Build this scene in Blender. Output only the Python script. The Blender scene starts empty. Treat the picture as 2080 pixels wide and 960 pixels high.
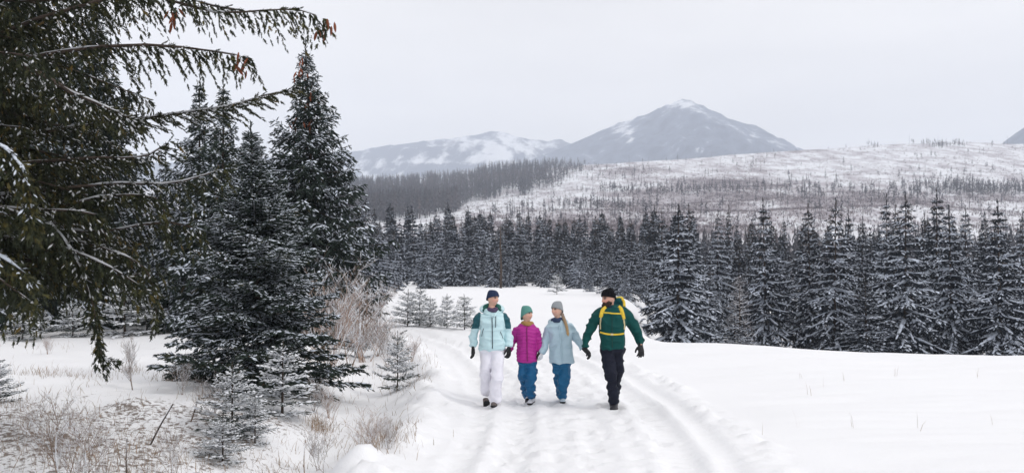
import bpy, math, random
import numpy as np
from mathutils import Vector
from mathutils.bvhtree import BVHTree

# ------------------------------------------------------------------ camera, sky, sun, exposure
SC = bpy.context.scene
COL = SC.collection
F, HY, CZ = 2022.0, 520.0, 2.2          # focal length in photo pixels, horizon row, camera height (m)
cam = bpy.data.cameras.new("camera")
cam.lens = 35.0; cam.sensor_width = 36.0; cam.sensor_fit = 'HORIZONTAL'
cam.clip_start = 0.1; cam.clip_end = 20000
cam.dof.use_dof = True; cam.dof.focus_distance = 14.7; cam.dof.aperture_fstop = 2.4
cam_o = bpy.data.objects.new("camera", cam); COL.objects.link(cam_o)
cam_o.location = (0, 0, CZ)
cam_o.rotation_euler = (math.radians(90) + math.atan((HY - 480) / F), 0, 0)
SC.camera = cam_o

SUN_EL, SUN_AZ = math.radians(40), math.radians(118)      # azimuth from +y towards +x
world = bpy.data.worlds.new("World"); SC.world = world; world.use_nodes = True
nt = world.node_tree; nt.nodes.clear()
w_out = nt.nodes.new("ShaderNodeOutputWorld"); w_bg = nt.nodes.new("ShaderNodeBackground")
w_sky = nt.nodes.new("ShaderNodeTexSky"); w_sky.sky_type = 'NISHITA'; w_sky.sun_disc = False
w_sky.sun_elevation = SUN_EL; w_sky.sun_rotation = SUN_AZ; w_sky.air_density = 1.0; w_sky.dust_density = 2.0
# an overcast deck: soft cloud streaks over the clear sky, the same all round
w_tc = nt.nodes.new("ShaderNodeTexCoord"); w_map = nt.nodes.new("ShaderNodeMapping")
w_map.inputs['Scale'].default_value = (1.2, 1.2, 5.0)
w_n = nt.nodes.new("ShaderNodeTexNoise"); w_n.inputs['Scale'].default_value = 2.2; w_n.inputs['Detail'].default_value = 5
w_n.inputs['Roughness'].default_value = 0.5
w_r = nt.nodes.new("ShaderNodeValToRGB")
w_r.color_ramp.elements[0].position = 0.3; w_r.color_ramp.elements[0].color = (9.7, 9.45, 9.2, 1)
w_r.color_ramp.elements[1].position = 0.72; w_r.color_ramp.elements[1].color = (11.5, 11.15, 10.75, 1)
w_mix = nt.nodes.new("ShaderNodeMix"); w_mix.data_type = 'RGBA'; w_mix.inputs[0].default_value = 0.94
nt.links.new(w_tc.outputs['Generated'], w_map.inputs[0]); nt.links.new(w_map.outputs[0], w_n.inputs['Vector'])
nt.links.new(w_n.outputs['Fac'], w_r.inputs[0])
nt.links.new(w_sky.outputs[0], w_mix.inputs[6]); nt.links.new(w_r.outputs[0], w_mix.inputs[7])
# the deck thins out low down, all round the horizon
w_sep = nt.nodes.new("ShaderNodeSeparateXYZ"); nt.links.new(w_tc.outputs['Generated'], w_sep.inputs[0])
w_g = nt.nodes.new("ShaderNodeValToRGB"); w_g.color_ramp.interpolation = 'EASE'
w_g.color_ramp.elements[0].position = 0.02; w_g.color_ramp.elements[0].color = (1.38, 1.34, 1.28, 1)
w_g.color_ramp.elements[1].position = 0.16; w_g.color_ramp.elements[1].color = (.985, .985, 1.0, 1)
nt.links.new(w_sep.outputs['Z'], w_g.inputs[0])
w_mul = nt.nodes.new("ShaderNodeMix"); w_mul.data_type = 'RGBA'; w_mul.blend_type = 'MULTIPLY'; w_mul.inputs[0].default_value = 1.0
nt.links.new(w_mix.outputs[2], w_mul.inputs[6]); nt.links.new(w_g.outputs[0], w_mul.inputs[7])
nt.links.new(w_mul.outputs[2], w_bg.inputs[0]); w_bg.inputs[1].default_value = 0.1
nt.links.new(w_bg.outputs[0], w_out.inputs[0])

sun = bpy.data.lights.new("sun", 'SUN'); sun.energy = 1.1; sun.angle = math.radians(14); sun.color = (1.0, 0.97, 0.93)
sun_o = bpy.data.objects.new("sun", sun); COL.objects.link(sun_o)
sd = Vector((math.sin(SUN_AZ) * math.cos(SUN_EL), math.cos(SUN_AZ) * math.cos(SUN_EL), math.sin(SUN_EL)))
sun_o.rotation_euler = sd.to_track_quat('Z', 'Y').to_euler()

vs = SC.view_settings; vs.view_transform = 'Standard'; vs.look = 'None'; vs.gamma = 1.0; vs.exposure = 0.03
vs.use_curve_mapping = False
SC.render.engine = 'CYCLES'
cy = SC.cycles
cy.max_bounces = 6; cy.diffuse_bounces = 3; cy.glossy_bounces = 1; cy.transmission_bounces = 2
cy.volume_bounces = 2; cy.transparent_max_bounces = 4
cy.caustics_reflective = False; cy.caustics_refractive = False; cy.use_denoising = True

# ------------------------------------------------------------------ helpers
def W(px, py, d):                        # photo pixel at a depth -> world point
    return np.array(((px - 1040) / F * d, d, CZ + (HY - py) / F * d))

def _hash(ix, iy, iz):
    h = (ix * 374761393 + iy * 668265263 + iz * 2147483647 * 13 + 1274126177) & 0xFFFFFFFF
    h = ((h ^ (h >> 13)) * 1274126177) & 0xFFFFFFFF
    h = ((h ^ (h >> 16)) * 2246822519) & 0xFFFFFFFF
    return ((h ^ (h >> 15)) & 0xFFFFFF) / float(0xFFFFFF)

def vnoise(p):
    p = np.asarray(p, float); i = np.floor(p).astype(np.int64); f = p - i; f = f * f * (3 - 2 * f)
    r = 0
    for a in (0, 1):
        for b in (0, 1):
            for c in (0, 1):
                w = (f[:, 0] if a else 1 - f[:, 0]) * (f[:, 1] if b else 1 - f[:, 1]) * (f[:, 2] if c else 1 - f[:, 2])
                r = r + w * _hash(i[:, 0] + a, i[:, 1] + b, i[:, 2] + c)
    return r

def fbm(p, o=4, g=0.5):
    p = np.asarray(p, float); r = 0; a = 1; t = 0
    for k in range(o):
        r = r + a * vnoise(p * 2 ** k + 17.3 * k); t += a; a *= g
    return r / t

def n2(x, y, s, o=4, seed=0.0, g=0.5):
    return fbm(np.stack([x * s + seed, y * s - seed, np.full_like(x, seed * 1.7 + 0.5)], 1), o, g)

def sstep(t):
    t = np.clip(t, 0, 1); return t * t * (3 - 2 * t)

def unit(v):
    v = np.asarray(v, float); return v / np.maximum(np.linalg.norm(v, axis=-1, keepdims=True), 1e-9)

def mk_mesh(name, V, T, mat, smooth=False, attrs=None):
    V = np.asarray(V, np.float32); T = np.asarray(T, np.int32); k = T.shape[1]
    me = bpy.data.meshes.new(name)
    me.vertices.add(len(V)); me.vertices.foreach_set("co", V.ravel())
    me.loops.add(T.size); me.loops.foreach_set("vertex_index", T.ravel())
    me.polygons.add(len(T)); me.polygons.foreach_set("loop_start", np.arange(0, T.size, k, dtype=np.int32))
    try:
        me.polygons.foreach_set("loop_total", np.full(len(T), k, np.int32))
    except Exception:
        pass
    me.update(calc_edges=True)
    if smooth:
        me.polygons.foreach_set("use_smooth", np.ones(len(T), bool))
    for an, av in (attrs or {}).items():
        av = np.asarray(av, np.float32)
        if av.ndim == 1:
            a = me.attributes.new(an, 'FLOAT', 'POINT'); a.data.foreach_set("value", av)
        else:
            a = me.attributes.new(an, 'FLOAT_COLOR', 'POINT')
            a.data.foreach_set("color", np.concatenate([av, np.ones((len(av), 1), np.float32)], 1).ravel())
    me.materials.append(mat)
    return me

def ob(name, me, parent=None, loc=None):
    o = bpy.data.objects.new(name, me); COL.objects.link(o)
    if parent is not None: o.parent = parent
    if loc is not None: o.location = tuple(float(v) for v in loc)
    return o

def tag(o, label=None, cat=None, group=None, kind=None):
    if label: o["label"] = label
    if cat: o["category"] = cat
    if group: o["group"] = group
    if kind: o["kind"] = kind
    return o

def empty(name, loc):
    o = bpy.data.objects.new(name, None); COL.objects.link(o); o.location = tuple(float(v) for v in loc)
    o.empty_display_size = 0.2
    return o

def copy_tree(o, parent=None):
    c = o.copy(); COL.objects.link(c); c.parent = parent
    for ch in o.children: copy_tree(ch, c)
    return c

class Geo:                               # collects triangles
    def __init__(s): s.v = []; s.t = []; s.n = 0; s.a = []
    def add(s, V, T, a=None):
        V = np.asarray(V, float).reshape(-1, 3); T = np.asarray(T, int)
        s.v.append(V); s.t.append(T + s.n); s.n += len(V)
        s.a.append(np.zeros(len(V)) if a is None else np.broadcast_to(np.asarray(a, float), (len(V),)))
    def get(s): return np.concatenate(s.v), np.concatenate(s.t)
    def attr(s): return np.concatenate(s.a)

def sweep(pts, ra, rb=None, n=8, ref=None, cap=True, power=2.0):
    """tube with elliptical rings along pts; ra across (along ref), rb the other way"""
    P = np.asarray(pts, float); m = len(P)
    ra = np.broadcast_to(np.asarray(ra, float), (m,)); rb = ra if rb is None else np.broadcast_to(np.asarray(rb, float), (m,))
    t = unit(np.gradient(P, axis=0))
    if ref is None:
        ref = np.array((1.0, 0, 0)) if abs(t[:, 0]).mean() < 0.8 else np.array((0, 0, 1.0))
    ux = unit(ref - (t @ ref)[:, None] * t); uy = np.cross(t, ux)
    th = np.linspace(0, 2 * np.pi, n, endpoint=False)
    c, s_ = np.cos(th), np.sin(th)
    if power != 2.0:
        c = np.sign(c) * abs(c) ** (2 / power); s_ = np.sign(s_) * abs(s_) ** (2 / power)
    V = P[:, None] + ux[:, None] * (ra[:, None] * c)[..., None] + uy[:, None] * (rb[:, None] * s_)[..., None]
    V = V.reshape(-1, 3); T = []
    i = np.arange(m - 1)[:, None] * n; j = np.arange(n)[None]; jn = (j + 1) % n
    a, b, c2, d = (i + j).ravel(), (i + jn).ravel(), (i + n + jn).ravel(), (i + n + j).ravel()
    T = np.concatenate([np.stack([a, b, c2], 1), np.stack([a, c2, d], 1)])
    if cap:
        V = np.concatenate([V, P[:1], P[-1:]]); k = m * n; j = np.arange(n); jn = (j + 1) % n
        T = np.concatenate([T, np.stack([jn, j, np.full(n, k)], 1), np.stack([(m - 1) * n + j, (m - 1) * n + jn, np.full(n, k + 1)], 1)])
    return V, T

def spline(pts, m):
    P = np.asarray(pts, float)
    if len(P) < 3:
        u = np.linspace(0, 1, m)[:, None]; return P[0] * (1 - u) + P[-1] * u
    Q = np.concatenate([[2 * P[0] - P[1]], P, [2 * P[-1] - P[-2]]])
    u = np.linspace(0, len(P) - 1, m); k = np.minimum(u.astype(int), len(P) - 2); f = (u - k)[:, None]
    p0, p1, p2, p3 = Q[k], Q[k + 1], Q[k + 2], Q[k + 3]
    return 0.5 * (2 * p1 + (p2 - p0) * f + (2 * p0 - 5 * p1 + 4 * p2 - p3) * f ** 2 + (3 * p1 - p0 - 3 * p2 + p3) * f ** 3)

# ------------------------------------------------------------------ materials
def new_mat(name):
    m = bpy.data.materials.new(name); m.use_nodes = True
    b = m.node_tree.nodes['Principled BSDF']
    return m, m.node_tree, b

def N(t, typ, **kw):
    n = t.nodes.new(typ)
    for k, v in kw.items():
        if k in n.inputs: n.inputs[k].default_value = v
        else: setattr(n, k, v)
    return n

def plain(name, col, rough=0.7, var=0.12, scale=8.0, bump=0.0, bscale=60.0, spec=0.3):
    m, t, b = new_mat(name); b.inputs['Roughness'].default_value = rough
    b.inputs['Specular IOR Level'].default_value = spec
    tc = N(t, "ShaderNodeTexCoord"); nz = N(t, "ShaderNodeTexNoise", Scale=scale, Detail=4.0)
    t.links.new(tc.outputs['Object'], nz.inputs['Vector'])
    r = N(t, "ShaderNodeValToRGB"); c = np.array(col)
    r.color_ramp.elements[0].position = 0.3; r.color_ramp.elements[1].position = 0.7
    r.color_ramp.elements[0].color = (*np.clip(c * (1 - var), 0, 1), 1); r.color_ramp.elements[1].color = (*np.clip(c * (1 + var), 0, 1), 1)
    t.links.new(nz.outputs['Fac'], r.inputs[0]); t.links.new(r.outputs[0], b.inputs['Base Color'])
    if bump:
        n3 = N(t, "ShaderNodeTexNoise", Scale=bscale, Detail=3.0); t.links.new(tc.outputs['Object'], n3.inputs['Vector'])
        bp = N(t, "ShaderNodeBump", Strength=bump, Distance=0.02); t.links.new(n3.outputs['Fac'], bp.inputs['Height'])
        t.links.new(bp.outputs[0], b.inputs['Normal'])
    return m

def attr_col(name, rough=0.75, bump=0.0, bscale=90.0, spec=0.25, sheen=0.0):
    m, t, b = new_mat(name); b.inputs['Roughness'].default_value = rough; b.inputs['Specular IOR Level'].default_value = spec
    a = N(t, "ShaderNodeAttribute", attribute_name="col"); t.links.new(a.outputs['Color'], b.inputs['Base Color'])
    if sheen: b.inputs['Sheen Weight'].default_value = sheen
    if bump:
        tc = N(t, "ShaderNodeTexCoord"); n3 = N(t, "ShaderNodeTexNoise", Scale=bscale, Detail=3.0)
        t.links.new(tc.outputs['Object'], n3.inputs['Vector'])
        bp = N(t, "ShaderNodeBump", Strength=bump, Distance=0.015); t.links.new(n3.outputs['Fac'], bp.inputs['Height'])
        t.links.new(bp.outputs[0], b.inputs['Normal'])
    return m

def needle_mat(name, stops):
    """needles: colour by the sprig's own tint and by the single tree"""
    m, t, b = new_mat(name); b.inputs['Roughness'].default_value = 0.6; b.inputs['Specular IOR Level'].default_value = 0.2
    a = N(t, "ShaderNodeAttribute", attribute_name="tint"); oi = N(t, "ShaderNodeObjectInfo")
    ad = N(t, "ShaderNodeMath", operation='MULTIPLY_ADD'); ad.inputs[1].default_value = 0.25; ad.inputs[2].default_value = -0.12
    t.links.new(oi.outputs['Random'], ad.inputs[0])
    sm = N(t, "ShaderNodeMath", operation='ADD'); t.links.new(a.outputs['Fac'], sm.inputs[0]); t.links.new(ad.outputs[0], sm.inputs[1])
    r = N(t, "ShaderNodeValToRGB")
    e = r.color_ramp.elements
    e[0].position, e[0].color = stops[0][0], (*stops[0][1], 1); e[1].position, e[1].color = stops[-1][0], (*stops[-1][1], 1)
    for p, c in stops[1:-1]:
        x = e.new(p); x.color = (*c, 1)
    t.links.new(sm.outputs[0], r.inputs[0]); t.links.new(r.outputs[0], b.inputs['Base Color'])
    return m

M_NEEDLE_NEAR = needle_mat("needles_olive", [(0, (.013, .018, .010)), (.5, (.030, .036, .017)), (.85, (.072, .067, .022)), (1, (.15, .10, .03))])
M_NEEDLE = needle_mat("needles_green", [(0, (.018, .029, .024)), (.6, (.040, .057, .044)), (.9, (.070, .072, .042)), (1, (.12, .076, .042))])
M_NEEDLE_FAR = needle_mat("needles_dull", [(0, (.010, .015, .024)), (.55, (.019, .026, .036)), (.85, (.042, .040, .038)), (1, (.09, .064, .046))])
M_BARK = plain("spruce_bark", (.065, .048, .038), 0.9, 0.35, 14, 0.6, 40)
M_TWIG = plain("bare_twig", (.23, .165, .125), 0.9, 0.3, 20)
M_TWIG_PALE = plain("frosted_twig", (.40, .29, .23), 0.9, 0.3, 20)
M_SNOW = plain("fresh_snow", (.80, .82, .86), 0.65, 0.05, 6, 0.25, 35)
M_FROST_NEAR = plain("rime_on_olive_needles", (.50, .51, .53), 0.8, 0.3, 5)
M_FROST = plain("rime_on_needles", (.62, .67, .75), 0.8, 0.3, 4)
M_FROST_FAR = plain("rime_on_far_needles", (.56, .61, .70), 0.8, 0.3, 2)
M_CONE = plain("spruce_cone", (.20, .062, .030), 0.8, 0.35, 30)
M_STRAW = plain("dry_grass", (.30, .225, .165), 0.9, 0.4, 3)
# ------------------------------------------------------------------ the ground: road, verge, field, gully
RC_Y = np.array([-40, 0, 8, 10, 13, 15, 18, 21, 25, 30, 36, 45, 60, 90])
RC_X = np.array([1.2, 0.7, .62, .62, .72, .72, .55, .1, -.75, -2.3, -4.8, -9.6, -20, -44])
def road_x(y): return np.interp(y, RC_Y, RC_X)

def ground_base(x, y):
    z = np.zeros_like(x)
    z -= 0.011 * np.clip(y - 30, 0, 110) + 0.03 * np.clip(y - 140, 0, 140)
    yc = 25.6 - 0.46 * np.clip(x, -5, 30)
    xl = 0.117 * y - .45
    z -= 3.0 * sstep((y - yc) / 24) * sstep((x - xl) / (.8 + .045 * np.clip(y, 0, 60))) * (1 - 0.35 * sstep((y - 60) / 60))
    u = x - road_x(y)
    near = sstep((y + 5) / 10) * (1 - sstep((y - 40) / 20))
    z -= 0.28 * np.exp(-((u + 3.1) / 0.75) ** 2) * near          # ditch on the left of the road
    z += 0.10 * np.exp(-((u + 1.95) / 0.35) ** 2) * near
    z += 0.16 * sstep((-u - 3.6) / 2.5) * near
    z += (n2(x, y, 0.22, 3, 3.1) - .5) * 0.30 * (0.25 + sstep((-u - 2.2) / 1.5) * 0.75) * np.clip(1.2 - abs(y) / 120, 0, 1)
    z += (n2(x, y, 0.02, 3, 9.7) - .5) * 1.2 * sstep((y - 60) / 60)
    return z

rngf = np.random.default_rng(5)
FOOT = []
for line, ph in ((-.62, 0), (-.1, .3), (.12, .12), (.75, .5), (-.35, .2), (.4, .44), (1.0, .1), (-.95, .37)):
    for k, yy in enumerate(np.arange(7.4, 26, .62)):
        if rngf.random() < .16: continue
        FOOT.append((road_x(yy) + line + (.09 if k % 2 else -.09) + rngf.normal(0, .07), yy + ph + rngf.normal(0, .12),
                     rngf.normal(0, .25), rngf.uniform(.025, .055)))
for k in range(260):
    yy = rngf.uniform(7.2, 19)
    FOOT.append((road_x(yy) + rngf.uniform(-1.3, 1.25), yy, rngf.uniform(-3, 3), rngf.uniform(.012, .035)))

def ground_full(x, y):
    z = ground_base(x, y)
    u = x - road_x(y); on = sstep((y + 5) / 10) * (1 - sstep((y - 42) / 18))
    wob = (n2(x * 0, y, 0.35, 2, 2.2) - .5) * .25
    road = sstep((1.95 - abs(u + .05)) / .5)
    z -= 0.015 * road * on
    for off, w, dep in ((1.20, .21, .060), (-.66, .20, .048), (1.68, .14, .036), (-1.2, .15, .032), (.30, .16, .022)):
        q = (u - off - wob) / w
        lug = 1 + .4 * np.sin(y * 26 + off * 9) * (abs(q) < 1)
        z -= dep * np.exp(-q ** 4) * on * (0.55 + .9 * n2(x, y, .5, 2, off)) * lug
        z += dep * .62 * np.exp(-((abs(q) - 1.55) / .45) ** 2) * on * n2(x, y, 3.5, 3, off + 4)
    lump = n2(x, y, 2.3, 4, 7.7); lump2 = n2(x, y, 6.5, 3, 1.3)
    b = np.exp(-((u - 2.12 - .3 * (n2(x, y, .45, 2, 5.5) - .5)) / .22) ** 2) * on
    z += b * (np.clip(lump - .44, 0, 1) * .22 + np.clip(lump2 - .45, 0, 1) * .24)
    b = np.exp(-((u + 1.95 - .5 * (n2(x, y, .4, 2, 8.5) - .5)) / .36) ** 2) * on
    z += b * (np.clip(lump - .42, 0, 1) * .5 + np.clip(lump2 - .5, 0, 1) * .2)
    z += (n2(x, y, 3.2, 3, 4.4) - .5) * .034 * road * on
    z += (n2(x, y, 8.0, 2, 6.6) - .5) * .026 * road * on
    left = sstep((-u - 2.3) / .8) * (1 - sstep((y - 40) / 10)) * (y > 3)
    z += left * ((n2(x, y, 1.6, 4, 2.9) - .5) * .16)
    rough = left * np.exp(-((y - 11.5) / 3.4) ** 4) * sstep((-x - 2.6) / 1.2)
    z += rough * ((n2(x, y, 5.5, 4, 12.9) - .5) * .15)
    field = sstep((u - 2.4) / .8) * (y < 60)
    z += field * ((fbm(np.stack([x * .45 + y * .2, y * 2.2 - x * .25, x * 0], 1), 3) - .5) * .11 + (n2(x, y, .35, 2, 41.) - .5) * .14)
    # the drift that the plough left beside the road, bottom of the picture
    z += .26 * np.exp(-((x + 1.62) / .26) ** 2 - ((y - 10.1) / .42) ** 2) * (.75 + .5 * lump)
    z += .12 * np.exp(-((x + 5.05) / .26) ** 2 - ((y - 13.45) / .22) ** 2)
    for fx, fy, a, dep in FOOT:
        m = np.nonzero((abs(x - fx) < .4) & (abs(y - fy) < .4))[0]
        if len(m) == 0: continue
        dx, dy = x[m] - fx, y[m] - fy; ca, sa = math.cos(a), math.sin(a)
        p, q = (dx * ca + dy * sa) / .07, (-dx * sa + dy * ca) / .15
        r2 = p * p + q * q
        z[m] += -dep * np.exp(-r2 ** 2) + dep * .5 * np.exp(-((np.sqrt(r2) - 1.45) / .35) ** 2)
    return z

def gz(x, y):
    """height of the built ground sheet at a point"""
    i = int(np.clip(np.searchsorted(gx, x) - 1, 0, nx - 2)); j = int(np.clip(np.searchsorted(gy, y) - 1, 0, ny - 2))
    a = (x - gx[i]) / (gx[i + 1] - gx[i]); c = (y - gy[j]) / (gy[j + 1] - gy[j]); G = Z.reshape(ny, nx)
    return float((G[j, i] * (1 - a) + G[j, i + 1] * a) * (1 - c) + (G[j + 1, i] * (1 - a) + G[j + 1, i + 1] * a) * c)

def ray_ground(px, py, dmin=8.0, dmax=190.0):
    """depth at which the sight line through a photo pixel meets the ground"""
    d = np.linspace(dmin, dmax, 3000); x = (px - 1040) / F * d; z = CZ + (HY - py) / F * d
    g = ground_base(x, d); k = np.nonzero(z <= g)[0]
    return float(d[k[0]]) if len(k) else dmax

def grow(a, step, f, end):
    r = []; 
    while a < end: a += step; step *= f; r.append(a)
    return np.array(r)
xs_r = grow(5.2, .066, 1.06, 5600.); xs_l = -grow(6.4, .066, 1.06, 5600.)[::-1]
gx = np.concatenate([xs_l, np.arange(-6.4, 5.2001, .062), xs_r])
gy = np.concatenate([np.array([-5600, -2000, -800, -300, -120, -50, -22, -10, -4, 0, 2, 3.5, 5, 6, 6.6]), np.arange(7, 19.5, .068), grow(19.5, .07, 1.045, 5600.)])
X, Y = np.meshgrid(gx, gy); xf, yf = X.ravel(), Y.ravel()
Z = ground_full(xf, yf)
nx, ny = len(gx), len(gy)
i = np.arange(ny - 1)[:, None] * nx; j = np.arange(nx - 1)[None]
Q = np.stack([(i + j).ravel(), (i + j + 1).ravel(), (i + nx + j + 1).ravel(), (i + nx + j).ravel()], 1)
u_ = xf - road_x(yf)
litter = np.exp(-((xf + 5.2) / 2.6) ** 4 - ((yf - 11.6) / 3.0) ** 4)
litter += .35 * sstep((-u_ - 2.2) / 1.0) * (yf > 6) * (1 - sstep((yf - 24) / 6)) * sstep((n2(xf, yf, .5, 2, 33.) - .42) / .2)

m, t, b = new_mat("ground_snow"); M_GROUND = m
b.inputs['Roughness'].default_value = 0.7; b.inputs['Specular IOR Level'].default_value = 0.2
tc = N(t, "ShaderNodeTexCoord")
at = N(t, "ShaderNodeAttribute", attribute_name="litter")
na = N(t, "ShaderNodeTexNoise", Scale=13.0, Detail=6.0, Roughness=.7); t.links.new(tc.outputs['Object'], na.inputs['Vector'])
nb_ = N(t, "ShaderNodeTexNoise", Scale=1.3, Detail=3.0); t.links.new(tc.outputs['Object'], nb_.inputs['Vector'])
mu = N(t, "ShaderNodeMath", operation='MULTIPLY_ADD'); mu.inputs[1].default_value = .32; t.links.new(nb_.outputs['Fac'], mu.inputs[0]); t.links.new(na.outputs['Fac'], mu.inputs[2])
m2 = N(t, "ShaderNodeMath", operation='MULTIPLY_ADD'); m2.inputs[1].default_value = .26; t.links.new(at.outputs['Fac'], m2.inputs[0]); t.links.new(mu.outputs[0], m2.inputs[2])
rp = N(t, "ShaderNodeValToRGB"); e = rp.color_ramp.elements
e[0].position = .90; e[0].color = (0, 0, 0, 1); e[1].position = 1.03; e[1].color = (1, 1, 1, 1)
t.links.new(m2.outputs[0], rp.inputs[0])
gate = N(t, "ShaderNodeMath", operation='MULTIPLY'); t.links.new(rp.outputs[0], gate.inputs[0])
gs = N(t, "ShaderNodeMath", operation='MULTIPLY', use_clamp=True); gs.inputs[1].default_value = 2.5; t.links.new(at.outputs['Fac'], gs.inputs[0]); t.links.new(gs.outputs[0], gate.inputs[1])
mx = N(t, "ShaderNodeMix", data_type='RGBA'); mx.inputs[6].default_value = (.86, .865, .885, 1); mx.inputs[7].default_value = (.22, .185, .165, 1)
t.links.new(gate.outputs[0], mx.inputs[0]); t.links.new(mx.outputs[2], b.inputs['Base Color'])
nc = N(t, "ShaderNodeTexNoise", Scale=22.0, Detail=5.0, Roughness=.65); t.links.new(tc.outputs['Object'], nc.inputs['Vector'])
bp = N(t, "ShaderNodeBump", Strength=.35, Distance=.03); t.links.new(nc.outputs['Fac'], bp.inputs['Height']); t.links.new(bp.outputs[0], b.inputs['Normal'])
g_me = mk_mesh("ground", np.stack([xf, yf, Z], 1), Q, M_GROUND, True, {"litter": np.clip(litter, 0, 1)})
tag(ob("ground", g_me), kind="structure")

# ------------------------------------------------------------------ far country
def heightfield(name, x0, x1, nxx, y0, y1, nyy, fn, mat, attr=None):
    a = np.linspace(x0, x1, nxx); c = np.linspace(y0, y1, nyy); X, Y = np.meshgrid(a, c); x, y = X.ravel(), Y.ravel()
    z = fn(x, y); i = np.arange(nyy - 1)[:, None] * nxx; j = np.arange(nxx - 1)[None]
    q = np.stack([(i + j).ravel(), (i + j + 1).ravel(), (i + nxx + j + 1).ravel(), (i + nxx + j).ravel()], 1)
    me = mk_mesh(name, np.stack([x, y, z], 1), q, mat, True, attr(x, y, z) if attr else None)
    return tag(ob(name, me), kind="structure")

RID_P = np.array([0, 500, 740, 900, 1000, 1100, 1190, 1400, 1640, 1800, 1950, 2080, 2400])
RID_Y = np.array([380, 384, 380, 372, 352, 342, 333, 321, 304, 293, 288, 292, 296])
def hill_z(x, y):
    px = 1040 + F * x / np.maximum(y, 50)
    er = (520 - np.interp(px, RID_P, RID_Y)) / F
    s = np.clip((y - 330) / 870., 0, 1)
    el = 0.012 + (er - .012) * (s ** .72)
    z = CZ + y * el
    z = np.where(y > 1200, z - (y - 1200) * .10, z)
    z += (n2(x, y, .006, 4, 4.1) - .5) * 13 * sstep((y - 350) / 200) * (1 - .75 * sstep((y - 950) / 220))
    z += (n2(x, y, .03, 3, 8.1) - .5) * 3.0
    return np.where(y < 345, np.minimum(z, -9 + (y - 285) * .2), z)

def blend_mat(name, light, dark, scale, lo, hi, attr=None, detail=8.0, stretch=(1, 1, 1), mid=None, midp=None):
    m, t, b = new_mat(name); b.inputs['Roughness'].default_value = 0.9; b.inputs['Specular IOR Level'].default_value = .1
    tc = N(t, "ShaderNodeTexCoord"); mp = N(t, "ShaderNodeMapping"); mp.inputs['Scale'].default_value = stretch
    t.links.new(tc.outputs['Object'], mp.inputs[0])
    nz = N(t, "ShaderNodeTexNoise", Scale=scale, Detail=detail, Roughness=.65); t.links.new(mp.outputs[0], nz.inputs['Vector'])
    src = nz.outputs['Fac']
    if attr:
        a = N(t, "ShaderNodeAttribute", attribute_name=attr); ad = N(t, "ShaderNodeMath", operation='ADD')
        t.links.new(src, ad.inputs[0]); t.links.new(a.outputs['Fac'], ad.inputs[1]); src = ad.outputs[0]
    r = N(t, "ShaderNodeValToRGB"); e = r.color_ramp.elements
    e[0].position = lo; e[0].color = (*light, 1); e[1].position = hi; e[1].color = (*dark, 1)
    if mid:
        k = e.new(midp or (lo + hi) / 2); k.color = (*mid, 1)
    t.links.new(src, r.inputs[0]); t.links.new(r.outputs[0], b.inputs['Base Color'])
    return m

def brush_density(x, y):
    """share of the hillside under heather and scrub (plants of their own colour)"""
    px = 1040 + F * x / y; h = hill_z(x, y); py = HY - (h - CZ) / y * F
    g = lambda cx, cy, sx, sy: np.exp(-((px - cx) / sx) ** 2 - ((py - cy) / sy) ** 2)
    d = .55 * g(1560, 372, 120, 12) + .40 * g(1600, 402, 240, 12) + .5 * g(1950, 400, 200, 18) + .6 * g(1290, 392, 95, 9) \
        + .45 * g(1300, 345, 60, 7) + .4 * g(1500, 345, 160, 8) + .4 * g(1830, 330, 60, 14) + .35 * g(1250, 415, 60, 8)
    d += (n2(x, y * .4, .012, 4, 21.) - .55) * 1.9
    d -= .5 * g(1180, 350, 60, 10) + .6 * g(1060, 405, 100, 10) + .35 * g(1900, 345, 110, 12)
    return np.clip(d, 0, 1)

M_HILL = blend_mat("hill_snow", (.76, .78, .82), (.20, .175, .19), .06, .42, .80, "brush", 9.0, (1, .35, 1), (.43, .405, .435))
heightfield("hill", -700, 1200, 240, 285, 1400, 120, hill_z, M_HILL,
            lambda x, y, z: {"brush": brush_density(x, np.maximum(y, 300)) * .40})

PK_P = np.array([900, 1000, 1060, 1120, 1180, 1235, 1260, 1290, 1330, 1358, 1385, 1410, 1440, 1470, 1500, 1530, 1560, 1600, 1640, 1700, 1800, 1950])
PK_Y = np.array([368, 345, 325, 302, 276, 252, 240, 233, 219, 207, 199, 207, 223, 238, 246, 256, 269, 289, 306, 322, 350, 380])
def peak_z(x, y):
    d0 = 3500.; px = 1040 + F * x / d0
    zr = CZ + (520 - np.interp(px, PK_P, PK_Y)) / F * d0 - 8 + (n2(px, px * 0, .085, 3, 71.) - .5) * 14 * sstep((px - 1230) / 60)
    rid = y - d0 - 60 * np.sin(x / 170.)
    spur = (n2(x, y * .25, .0045, 4, 5.2) - .5)
    z = zr - np.where(rid < 0, -rid * .36, rid * .5) * (1 + .55 * spur) + spur * 46 * np.clip(-rid / 300, 0, 1)
    gul = 1 - np.abs(2 * n2(x * 1.0 + .25 * y, y * .22, .011, 4, 31.) - 1)
    z += (gul - .6) * 46 * np.clip(.12 - rid / 260, 0, 1) + (n2(x, y, .02, 5, 2.6, .6) - .5) * 24 * np.clip(np.abs(rid) / 170, .12, 1)
    return z
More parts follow.
